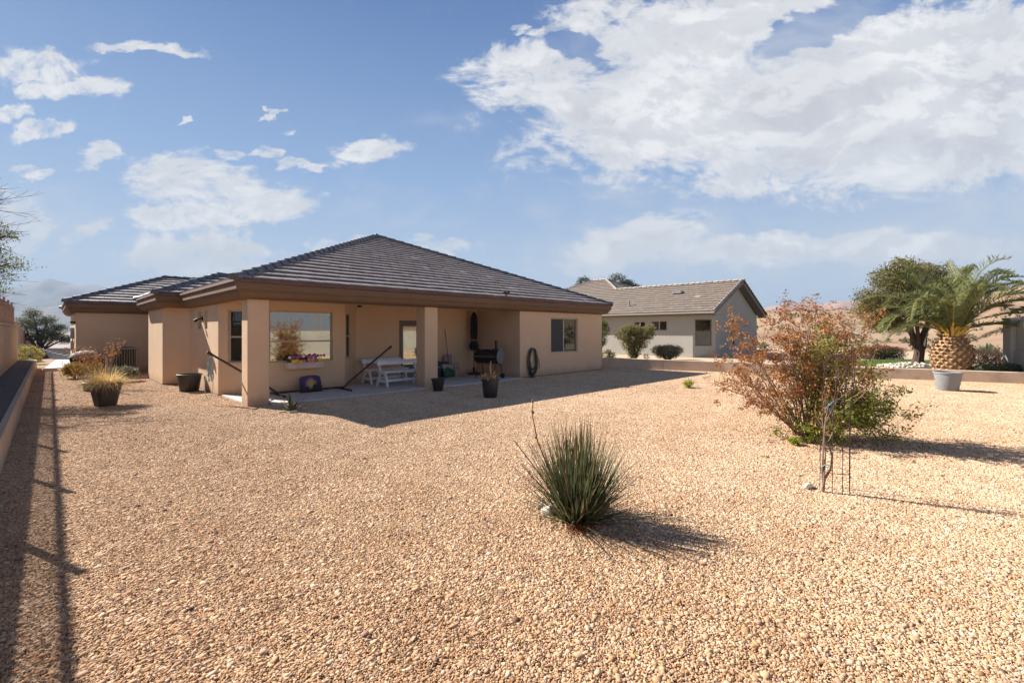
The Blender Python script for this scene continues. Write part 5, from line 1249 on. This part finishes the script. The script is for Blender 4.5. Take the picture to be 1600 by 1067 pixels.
crown_blobs('crown', bl, 44000, 0.085, OLIVE, tr, (0, 0, 0), 6, shell=0.30, asp=0.4)

# palm
pc = far(1487, 17.4); pm = thing('date_palm', (pc.x, pc.y, G2-0.02), 'stocky date palm with a pineapple-shaped trunk behind the low wall', 'palm')
b = MB(); Ht = 1.42
def pr(z): t = z/Ht; return 0.50+0.09*math.sin(math.pi*min(1, t*1.1))-0.20*max(0, t-0.55)/0.45
nz = 13; b.lathe([(pr(k*Ht/nz)*0.93, k*Ht/nz) for k in range(nz+1)]+[(0.15, Ht+0.25)], 32, col=(0.40, 0.24, 0.12)); q = random.Random(15)
rows = 11; per = 15
for j in range(rows):
    for i in range(per):
        z = (j+0.3)*Ht/rows; a = 2*math.pi*(i+0.5*(j % 2))/per+q.gauss(0, 0.03); r_ = pr(z)*0.93; o_ = Vector((math.cos(a), math.sin(a), 0)); s = Vector((-math.sin(a), math.cos(a), 0)); c = o_*r_+Vector((0, 0, z))
        w_ = math.pi*r_/per*0.94; h = Ht/rows*0.92; ex_ = q.uniform(0.07, 0.11)
        vs = [c-s*w_-o_*.02+Vector((0, 0, 0)), c-Vector((0, 0, h*0.95))-o_*.01, c+s*w_-o_*.02, c+s*w_*0.62+Vector((0, 0, h*0.62))+o_*ex_*0.85, c-s*w_*0.62+Vector((0, 0, h*0.62))+o_*ex_*0.85, c-Vector((0, 0, -h*0.22))+o_*ex_*1.15]
        t_ = q.uniform(0.75, 1.2); cl = (0.34*t_, 0.20*t_, 0.095*t_); ct = (0.62*t_, 0.42*t_, 0.25*t_)
        b.add(vs, [(0, 1, 5), (1, 2, 5)], cl); b.add(vs, [(0, 5, 4), (5, 2, 3)], (0.22*t_, 0.12*t_, 0.055*t_)); b.add(vs, [(5, 3, 4)], ct)
b.build('trunk', mat('palm_trunk', (0.85, 0.85, 0.85), 0.95, var=0.2, nscale=20, bump=0.6, tint=True), pm, local=True)
# stubs of old frond bases at the crown
b = MB()
for k in range(40):
    a = q.uniform(0, 6.28); o_ = Vector((math.cos(a), math.sin(a), 0)); z = Ht+q.uniform(-0.12, 0.12); L = q.uniform(0.15, 0.36)
    b.tube([o_*0.34+Vector((0, 0, z)), o_*(0.30+L*0.5)+Vector((0, 0, z+L*0.55)), o_*(0.30+L)+Vector((0, 0, z+L*0.9))], [0.05, 0.035, 0.02], 5, (0.55, 0.36, 0.06), flat=0.5)
b.build('frond_bases', PAINT, pm, local=True)
def frond(az, elev, L, seed, sag=1.0):
    qq = random.Random(seed); az = az; o_ = Vector((math.cos(az), math.sin(az), 0)); s = Vector((-math.sin(az), math.cos(az), 0)); b = MB()
    p = o_*0.20+Vector((0, 0, Ht+0.05)); d = (o_*math.cos(elev)+Vector((0, 0, math.sin(elev)))).normalized(); pts = [p.copy()]; ds = [d.copy()]; n = 26
    tw = qq.gauss(0, 0.02)
    for k in range(n):
        d = (d+Vector((0, 0, -sag*0.082*(0.15+1.35*k/n)))+s*tw).normalized(); p = p+d*L/n; pts.append(p.copy()); ds.append(d.copy())
    b.tube(pts, [0.026*(1-0.85*k/n)+0.003 for k in range(n+1)], 5, (0.34, 0.34, 0.09), flat=0.6)
    for k in range(3, int(n*3.2)):
        t = k/(n*3.2); i = min(int(t*n), n-1); f = t*n-i; c = pts[i].lerp(pts[i+1], f); dd = ds[i]; up_ = s.cross(dd).normalized()
        if up_.z < 0: up_ = -up_
        ll = 0.47*math.sin(math.pi*min(1, 0.12+t*0.83))**0.6*qq.uniform(0.85, 1.1)
        if t < 0.12: ll *= 0.35
        for sd in (1, -1):
            v = (s*sd*1.0+dd*(0.75+0.5*t)+up_*qq.uniform(0.05, 0.75)+Vector((0, 0, -0.1))+Vector((qq.gauss(0, .09), qq.gauss(0, .09), qq.gauss(0, .09)))).normalized(); w_ = 0.013; e_ = c+v*ll+Vector((0, 0, -0.07*ll)); mdl = c+v*ll*0.5+Vector((0, 0, 0.02)); nrm = dd
            g_ = qq.choice([(0.15, 0.175, 0.055), (0.20, 0.215, 0.07), (0.115, 0.14, 0.05), (0.28, 0.28, 0.09), (0.25, 0.28, 0.15)])
            if t < 0.12: g_ = (0.42, 0.30, 0.05)
            b.add([c-nrm*w_*0.6, c+nrm*w_*0.6, mdl+nrm*w_, e_, mdl-nrm*w_], [(0, 1, 2, 3, 4)], g_)
    b.build('frond', LEAF, pm, local=True)
q = random.Random(23)
spec = [(180, 0.75, 2.9), (172, 0.95, 2.8), (186, 0.50, 2.75), (178, 0.25, 2.4), (165, 0.55, 2.5), (192, 0.65, 2.5), (150, 1.1, 2.5), (160, 0.1, 1.7), (200, 0.9, 2.3), (205, 0.3, 1.8), (195, 0.15, 1.9),
        (0, 1.0, 2.9), (8, 0.75, 2.9), (-6, 0.55, 2.7), (4, 0.35, 2.5), (15, 0.60, 2.6), (-12, 0.9, 2.6), (-20, 0.45, 2.1), (20, 0.15, 2.0), (-10, 0.10, 2.0), (30, 1.15, 2.6), (10, 1.25, 2.7), (-8, 1.3, 2.3),
        (90, 1.35, 2.2), (120, 1.3, 2.1), (60, 1.2, 2.3), (90, 0.8, 2.5), (75, 0.5, 2.3), (110, 0.5, 2.3), (130, 0.8, 2.3), (45, 0.7, 2.4), (45, 0.3, 2.1), (140, 0.3, 2.1),
        (250, 1.2, 2.0), (290, 1.25, 2.0), (270, 0.95, 2.1), (230, 0.8, 2.2), (310, 0.8, 2.3), (220, 0.75, 2.0), (320, 0.75, 2.0), (245, 1.0, 1.9), (295, 1.0, 1.9), (215, 1.15, 2.3), (325, 1.2, 2.4), (335, 0.6, 2.4), (182, 0.85, 2.8), (175, 0.4, 2.7), (3, 0.85, 2.8), (12, 0.4, 2.6), (5, 1.15, 2.9), (14, 1.2, 2.8), (340, 1.3, 2.6), (155, 0.75, 2.6), (25, 0.8, 2.7)]
for i, (a, el, L) in enumerate(spec):
    e2 = min(1.42, el*0.78+0.46); frond(R(a-45)+q.gauss(0, 0.10), e2+q.gauss(0, 0.07), L*(1.24+0.22*max(0, e2-0.8)), 500+i, q.uniform(0.6, 1.75))

# hedges and bushes beyond the wall
def bush(name, c, blobs, n, size, cols, label, seed, group=None, shell=0.5, stems=True, lm=None, cat='bush'):
    t = thing(name, c, label, cat, group=group); bl = []
    for (rx, fz, z, r_, sq_) in blobs: p = P3(rx, fz, z); bl.append((p[0], p[1], p[2], r_, sq_))
    crown_blobs('foliage', bl, n, size, cols, t, (0, 0, 0), seed, shell=shell, material=lm)
    if stems:
        b = MB(); q = random.Random(seed)
        for bb in bl:
            for k in range(4): b.tube([(q.gauss(0, .05), q.gauss(0, .05), -0.02), (bb[0]*0.4+q.gauss(0, .05), bb[1]*0.4+q.gauss(0, .05), bb[2]*0.55), (bb[0]+q.gauss(0, bb[3]*.3), bb[1]+q.gauss(0, bb[3]*.3), bb[2]+bb[3]*0.3)], [0.025, 0.016, 0.006], 4, cap=False)
        b.build('stems', BARK, t, local=True)
    return t
bush('red_tipped_hedge', far(1378, 24.5, G2-0.1), [(-.75, 0, .40, .42, .8), (-.25, 0, .42, .45, .8), (.3, 0, .42, .45, .8), (.75, 0, .40, .42, .8)], 8000, 0.06, [(0.09, 0.11, 0.045), (0.12, 0.12, 0.05), (0.07, 0.09, 0.04)], 'oblong clipped hedge with red tips behind the lawn', 31, cat='hedge')
hg = bpy.data.objects['red_tipped_hedge']; g = np.random.default_rng(3); P = np.stack([g.uniform(-1.15, 1.15, 1500), g.normal(0, .25, 1500), 0.74+g.normal(0, .035, 1500)], 1)
P = np.array([P3(a[0], a[1], a[2]-0.12*abs(a[0])**3) for a in P]); leaves('red_tips', P, 0.06, [(0.30, 0.05, 0.04), (0.36, 0.09, 0.05)], LEAF, hg, seed=5)
nv = [(0, 0, .55, .3, .9), (-.3, 0, 1.05, .38, 1), (.35, 0, 1.1, .4, 1), (0, .1, 1.25, .45, .9), (-.62, 0, 1.55, .38, .9), (.72, 0, 1.6, .42, .9), (.1, 0, 1.75, .42, .75), (-.3, 0, 1.8, .35, .8), (.95, 0, 1.9, .25, .8)]
bush('oleander_bush', far(990, 24.4, 0.0), [(a*0.95, b_, c*0.98, r_, s_) for a, b_, c, r_, s_ in nv], 8500, 0.085, [(0.19, 0.22, 0.065), (0.14, 0.17, 0.055), (0.32, 0.26, 0.09), (0.34, 0.19, 0.08), (0.23, 0.25, 0.09)], 'tall vase-shaped green bush against the neighbouring white wall', 32)
bush('clipped_bush', far(1043, 24.0, 0.0), [(-.5, 0, .72, .32, .7), (0, 0, .72, .42, .72), (.5, 0, .72, .32, .7), (-.3, 0, .5, .3, .7), (.3, 0, .5, .3, .7), (0, .0, .38, .22, .8), (.25, 0, .7, .4, .7), (-.25, 0, .7, .4, .7)], 13000, 0.05, [(0.22, 0.20, 0.10), (0.27, 0.23, 0.13), (0.16, 0.15, 0.08), (0.32, 0.26, 0.16)], 'flat-topped clipped olive bush beyond the low wall', 33)
bush('corner_shrub', far(938, 24.2, 0.0), [(0, 0, 1.75, .40, 1.2), (.05, 0, 1.2, .28, 1.1), (.1, .1, 2.05, .3, 1)], 2600, 0.08, GREENS, 'tall narrow shrub just past the right corner of the house', 34)
bush('little_shrub', far(951, 22.6, 0.1), [(-.15, 0, .45, .17, 1), (.15, 0, .42, .2, 1), (0, 0, .6, .14, 1)], 700, 0.07, GREENS, 'small green shrub low by the corner of the house', 35)
bush('tuft', far(1010, 23.2, 0.1), [(0, 0, .30, .12, 1.2)], 160, 0.06, LIME, 'tiny green tuft between the two bushes at the white wall', 36)
# plants at the right end
bush('rosemary_bush', far(1556, 16.6, G2), [(-.45, 0, .13, .24, .8), (0, 0, .16, .28, .8), (.45, 0, .14, .26, .8), (.8, 0, .12, .2, .8)], 5200, 0.06, SAGE+[(0.12, 0.17, 0.08)], 'low grey-green rosemary on top of the low wall', 37, stems=False)
bush('purple_bush', far(1534, 19.6, G2), [(-.3, 0, .42, .4, .8), (.35, 0, .42, .42, .8), (.9, 0, .40, .35, .8)], 4200, 0.06, [(0.16, 0.10, 0.07), (0.12, 0.09, 0.06), (0.20, 0.13, 0.09)], 'brownish-purple bush right of the palm trunk', 38)
def agave(c, n, L, label, seed, cols):
    t = thing('spiky_agave', c, label, 'plant', group='spiky plants behind the rosemary'); q = random.Random(seed); b = MB()
    for k in range(n):
        a = q.uniform(0, 6.28); tl = q.uniform(0.15, 1.3); d = Vector((math.sin(tl)*math.cos(a), math.sin(tl)*math.sin(a), math.cos(tl))); s = Vector((-math.sin(a), math.cos(a), 0)); w_ = 0.03; l = L*q.uniform(0.7, 1.1); c_ = q.choice(cols)
        b.add([Vector((0, 0, .3))-s*w_*.6, Vector((0, 0, .28)), Vector((0, 0, .3))+s*w_*.6, Vector((0, 0, .3))+d*l*.45+s*w_, Vector((0, 0, .3))+d*l, Vector((0, 0, .3))+d*l*.45-s*w_, Vector((0, 0, .3))+d*l*.45-d.cross(s)*w_*.4], [(0, 1, 6, 5), (1, 2, 3, 6), (5, 6, 4), (6, 3, 4)], c_)
    b.build('leaves', LEAF, t, local=True); MB().tube([(0, 0, 0), (0, 0, .32)], [.09, .06], 8).build('stem', BARK, t, local=True)
agave(far(1541, 20.8, G2+0.1), 60, 0.62, 'spiky dark green plant nearer the block wall', 3, [(0.07, 0.12, 0.06), (0.10, 0.15, 0.07), (0.14, 0.18, 0.09)])
agave(far(1521, 20.6, G2+0.1), 45, 0.5, 'spiky dark green plant just right of the palm', 4, [(0.07, 0.12, 0.06), (0.10, 0.15, 0.07)])
# block wall at the right edge
bw = thing('block_wall', (*far(1575, 17.0)[:2], G2), 'pale block wall with a square column at the right edge of the picture', 'wall')
d_ = (far(1572, 17.2), far(1720, 13.6)); mw = wall_frame(d_[0], d_[1]); Lw = (d_[1]-d_[0]).length
b = MB(); b.bev(0.40, -0.20, 0.0, Lw, 0.0, 1.02, 0.01, mw); b.bev(0.40, -0.24, 1.022, Lw, -0.06, 2.05, 0.01, mw); b.build('wall_panel', NSTUCCO, bw)
b = MB(); b.bev(0.0, -0.30, 0.0, 0.395, 0.10, 2.12, 0.01, mw); b.bev(-0.03, -0.33, 2.122, 0.425, 0.13, 2.2, 0.02, mw); b.build('column', NSTUCCO, bw)
# second palm, only its frond tips reach the frame
pm_old, Ht_old = pm, Ht
pm = thing('fan_palm', (*far(1712, 17.0)[:2], G2), 'dark palm outside the right edge whose frond tips reach into the picture', 'palm'); Ht = 1.75
MB().tube([(0, 0, 0), (0, 0, 1.75)], [0.25, 0.2], 12).build('trunk', BARK, pm, local=True)
for i, (a, el, L) in enumerate(((180, 0.30, 3.0), (176, 0.22, 3.0), (185, 0.12, 2.9), (172, 0.38, 2.8), (190, 0.36, 2.8), (181, 0.05, 2.8), (0, 0.5, 2.6), (90, 0.6, 2.6), (270, 0.6, 2.2), (45, 0.9, 2.4), (135, 0.9, 2.4), (225, 0.9, 2.4), (315, 0.9, 2.2))):
    frond(R(a-45), el, L*1.2, 800+i, 0.45)

# trees behind the neighbour's roof
def far_tree(name, c, blobs, n, size, cols, label, seed, th=2.0, group=None):
    t = thing(name, c, label, 'tree', group=group); bl = []; b = MB(); q = random.Random(seed)
    top = P3(0, 0, th); b.tube([(0, 0, -0.3), top], [0.22, 0.14], 8)
    for (rx, fz, z, r_, sq_) in blobs:
        p = P3(rx, fz, z); bl.append((p[0], p[1], p[2], r_, sq_)); b.tube([top, tuple(Vector(top).lerp(Vector(p), 0.5)+Vector((q.gauss(0, .1), q.gauss(0, .1), .1))), p], [0.09, 0.06, 0.02], 5, cap=False)
    b.build('trunk', BARK, t, local=True); crown_blobs('crown', bl, n, size, cols, t, (0, 0, 0), seed, shell=0.2)
    return t
DG = [(0.06, 0.08, 0.035), (0.08, 0.10, 0.045), (0.10, 0.11, 0.05)]
far_tree('roadside_tree', far(912, 52, 0), [(0, 0, 7.2, .7, .8), (-.6, 0, 6.6, .6, .8), (.7, 0, 7.0, .5, .8)], 3000, 0.14, DG, 'small dark tree top showing left behind the brown roof', 61, 4.5, 'trees behind the neighbouring roof')
far_tree('roadside_tree', far(965, 52, 0), [(0, 0, 7.3, 1.0, .8), (-1.1, 0, 6.7, .8, .8), (1.2, 0, 6.9, .8, .8), (.4, 0, 6.2, 1, .8), (2.0, 0, 6.6, .6, .8)], 7000, 0.14, DG, 'larger dark tree top behind the peak of the brown roof', 62, 4.5, 'trees behind the neighbouring roof')

# ------------------------------------------------------------------ far left, beyond the wall
# airy desert tree over the fence at the left edge
far_tree('palo_verde', (-3.3, 18.2, 0.2), [(1.75, 1.5, 2.9, .45, .5), (1.9, 1.3, 3.6, .4, .6), (1.5, 1.6, 4.2, .5, .6), (1.6, 1.2, 3.2, .6, .6), (1.0, 1.2, 3.8, .7, .7), (.4, .6, 3.4, .8, .7), (.3, .5, 4.4, .8, .7), (-.5, 0, 3.6, .9, .7), (-.6, -.6, 3.0, .8, .7), (.9, .6, 4.9, .6, .6), (-.2, -.8, 4.3, .7, .7), (1.3, .3, 2.8, .6, .5), (1.9, 1.7, 3.3, .5, .5), (1.7, 1.4, 2.6, .4, .5), (2.0, 1.5, 4.0, .35, .5)], 13000, 0.055, [(0.14, 0.16, 0.07), (0.18, 0.19, 0.09), (0.10, 0.12, 0.05)], 'airy green desert tree leaning over the fence at the left edge', 63, 1.6)
pv = bpy.data.objects['palo_verde']; q = random.Random(5); b = MB(); tips = []
for k in range(26):
    z_ = q.uniform(2.4, 4.9); grow(b, P3(q.uniform(.6, 1.3), q.uniform(.5, 1.2), z_), P3(1.0, 0.75+q.gauss(0, .25), q.uniform(-0.05, 0.45)), 0.8, 0.014, 2, q, tips, 0.4, 0.05, wob=0.12, sides=4)
b.build('twigs', MATS['bark'], pv, local=True)
far_tree('desert_tree', far(62, 34, -1.2), [(0, 0, 3.2, .9, .7), (-1.1, 0, 3.5, .8, .7), (1.0, 0, 2.7, .8, .6), (.6, 0, 3.7, .6, .7), (-.5, 0, 4.2, .6, .7), (1.9, 0, 2.3, .7, .5), (-1.6, 0, 2.7, .6, .7), (1.5, 0, 3.2, .5, .5), (0, 0, 2.4, 1.0, .5)], 20000, 0.08, SAGE, 'grey-green thin desert tree beyond the end of the left wall', 64, 1.4)
bush('dome_bush', far(46, 24.0, 0.0), [(0, 0, 0.42, .44, 1.0)], 9000, 0.045, [(0.40, 0.34, 0.08), (0.48, 0.40, 0.12), (0.30, 0.27, 0.07)], 'round yellow-green bush at the end of the raised planter', 65, shell=0.9, stems=False)
strip('side_path', [(p.x, p.y) for p in (far(70, 21.0), far(119, 21.0), far(121, 27.0), far(88, 27.0))], 0.05, CONC, label='pale concrete path at the far corner')
o = thing('stepping_slab', far(79, 19.8), 'small pale concrete slab lying before the far path', 'slab'); MB().bev(-0.22, -0.3, 0, 0.22, 0.3, 0.14, 0.02).build('slab', CONC, o, local=True)
SLATE = mat('w_slate_wall', (0.12, 0.13, 0.165), 0.9, var=0.1); TERRA = mat('w_terracotta_wall', (0.36, 0.21, 0.16), 0.9, var=0.12, nscale=2)
def panel_wall(name, a, b, z0, za, zb, mt, label, n=8):
    m = wall_frame(a, b); L = (Vector(b[:2])-Vector(a[:2])).length; mb = MB()
    for k in range(n):
        s0, s1 = L*k/n, L*(k+1)/n; z = za+(zb-za)*k/max(1, n-1); mb.bev(s0+0.004, -0.2, z0, s1-0.004, 0.0, z, 0.01, m)
    tag(mb.build(name, mt), label, 'wall')
panel_wall('slate_wall', far(58, 30)[:], far(128, 26), -1.5, 0.55, 0.1, SLATE, 'blue-grey block wall in the shade beyond the yard', 9)
panel_wall('terracotta_wall', far(22, 27), far(54, 42), -1.5, 2.3, 0.9, TERRA, 'stepped terracotta block wall running downhill beyond the yard', 9)
for i, (px_, d, z, r_, lb) in enumerate(((40, 26, 0.2, .5, 'grey bush left of the terracotta wall'), (54, 29, 0.0, .5, 'grey-brown bush below the thin desert tree'), (88, 36, -1, .7, 'dry bush on the far slope, left one'), (103, 34, -1, .6, 'dry bush on the far slope beside the house corner'))):
    bush('desert_bush', far(px_, d, z), [(0, 0, r_*.7, r_, .8), (r_*.6, 0, r_*.5, r_*.7, .8)], 2200, 0.08, [(0.16, 0.14, 0.10), (0.22, 0.19, 0.13), (0.12, 0.12, 0.07)], lb, 70+i, group='bushes beyond the left wall', stems=False)
# distant houses
def far_house(c, w_, d_h, h, rz_, label, wm, rm):
    t = thing('distant_house', c, label, 'house', rz=rz_, group='distant houses'); b = MB(); b.box(-w_/2, -d_h/2, -2, w_/2, d_h/2, h); b.build('wall', wm, t, local=True)
    b = MB(); e_ = 0.5; x0, y0 = w_/2+e_, d_h/2+e_; rr = y0*0.4; k = x0-y0
    b.add([(-x0, -y0, h), (x0, -y0, h), (x0, y0, h), (-x0, y0, h), (-k, 0, h+rr), (k, 0, h+rr), (-x0, -y0, h-.2), (x0, -y0, h-.2), (x0, y0, h-.2), (-x0, y0, h-.2)], [(0, 1, 5, 4), (1, 2, 5), (2, 3, 4, 5), (3, 0, 4), (6, 7, 1, 0), (7, 8, 2, 1), (8, 9, 3, 2), (9, 6, 0, 3), (9, 8, 7, 6)]); b.build('roof', rm, t, local=True)
    for k2 in (-0.25, 0.2): MB().bev(w_*k2-0.7, -d_h/2-0.05, h-1.9, w_*k2+0.7, -d_h/2-0.004, h-0.7, 0.02).build('window', DARKIN, t, local=True)
PR = mat('w_pale_roof', (0.38, 0.33, 0.30), 0.9, var=0.1)
far_house(far(92, 70, -3.5), 13, 9, 2.8, R(-45), 'low distant house with a pale roof left of the garage corner', NSTUCCO, PR)
# reflected surroundings behind the rear wall
far_house((4, -24, 0), 15, 11, 3.4, R(180), 'house behind the rear fence, seen only mirrored in the picture window', STUCCO, mat('w_dark_roof', (0.12, 0.08, 0.06), 0.9))
far_tree('rear_tree', (0.5, -9, 0), [(0, 0, 3, 1.0, .8), (1, 0, 3.6, .8, .8), (-1, 0, 2.6, .9, .8)], 6000, 0.08, OLIVE, 'bushy tree behind the rear fence, mirrored in the window', 66, 1.6)

# scrub dotted over the desert slopes
g = np.random.default_rng(44); P = []
for k in range(5200):
    a = R(g.uniform(-38, 40) if k % 5 else g.uniform(70, 100)); r_ = 48+ (g.random()**0.8)*330; x_, y_ = r_*math.cos(a), r_*math.sin(a); z_ = hill(x_, y_); s_ = g.uniform(0.2, 0.65)*(1 if g.random() < .9 else 1.8)
    c_ = g.normal(0, 1, (14, 3)); c_ /= np.linalg.norm(c_, axis=1, keepdims=True); c_ *= s_; c_[:, 2] = np.abs(c_[:, 2])*0.7
    P.append(c_+np.array([x_, y_, z_]))
tag(leaves('desert_scrub', np.concatenate(P), 0.5, [(0.15, 0.13, 0.07), (0.20, 0.17, 0.10), (0.12, 0.12, 0.06), (0.26, 0.20, 0.12)], LEAF, None, asp=0.6, seed=12), 'dry scrub dotted over the tan desert slopes', 'scrub', kind='stuff')
# distant mountains
def mountain(name, pts, depth, label, seed, m):
    """ridge from (px, py, d) samples, modelled as a full range with both slopes"""
    V = []; rows = 14; cols = 90; q = random.Random(seed); xs = [p[0] for p in pts]
    for i in range(cols+1):
        px_ = xs[0]+(xs[-1]-xs[0])*i/cols
        for a, b in zip(pts, pts[1:]):
            if a[0] <= px_ <= b[0]: f = (px_-a[0])/(b[0]-a[0]); py_ = a[1]+(b[1]-a[1])*f; d = a[2]+(b[2]-a[2])*f
        h = (HZ-py_)/F*d+EYE
        for j in range(rows+1):
            t = j/rows*2-1; dd = d+t*depth; hh = h*(1-abs(t)**1.15); c = far(px_, dd)
            rg = abs(fbm(c.x, c.y, 0.006, 4, seed))*h*0.55*(1-abs(t))*(0.0 if abs(t) < 0.02 else 1)+fbm(c.x, c.y, 0.02, 3, seed)*h*0.04
            V.append((c.x, c.y, max(-40, hh-rg) if abs(t) < 0.99 else -60))
    Fq = [(i*(rows+1)+j, (i+1)*(rows+1)+j, (i+1)*(rows+1)+j+1, i*(rows+1)+j+1) for i in range(cols) for j in range(rows)]
    o = npmesh(name, V, Fq, m, smooth=False); tag(o, label, kind='structure')
MTN = mat('w_mountain', (0.13, 0.115, 0.115), 1.0, var=0.45, nscale=0.006)
mountain('mountains', [(-700, 480, 4200), (-200, 470, 4200), (-60, 460, 4200), (0, 452, 4200), (35, 446, 4200), (72, 434, 4200), (100, 440, 4200), (125, 447, 4200), (150, 443, 4200), (175, 452, 4200), (230, 470, 4200), (400, 478, 4200), (700, 490, 4200)], 700, 'hazy blue mountains on the left horizon', 2, MTN)
mountain('foothills', [(-600, 495, 2600), (-100, 480, 2600), (10, 470, 2600), (60, 482, 2600), (100, 476, 2600), (150, 492, 2600), (400, 500, 2600)], 450, 'lower hazy ridge in front of the mountains', 5, MTN)
mountain('mesa', [(1130, 490, 1500), (1200, 480, 1500), (1215, 477, 1500), (1290, 474, 1500), (1340, 470, 1500), (1420, 472, 1500), (1500, 468, 1500), (1600, 462, 1500), (1750, 470, 1500)], 260, 'flat-topped pinkish mesa on the right horizon', 9, mat('w_mesa', (0.36, 0.22, 0.17), 1.0, var=0.25, nscale=0.01))

# haze: even thin air round the whole scene
def haze():
    m = bpy.data.materials.new('haze_air'); m.use_nodes = True; t = NT(m.node_tree); t.n.clear()
    v = t.new('ShaderNodeVolumePrincipled'); v.inputs['Color'].default_value = (0.45, 0.58, 0.75, 1); v.inputs['Density'].default_value = HAZE; v.inputs['Anisotropy'].default_value = 0.0
    o = t.new('ShaderNodeOutputMaterial'); t.l.new(v.outputs[0], o.inputs['Volume'])
    b = MB(); b.box(-13500, -13500, -75, 13500, 13500, 560); ob = b.build('haze', m); tag(ob, kind='stuff')
HAZE = 0.00019
haze()
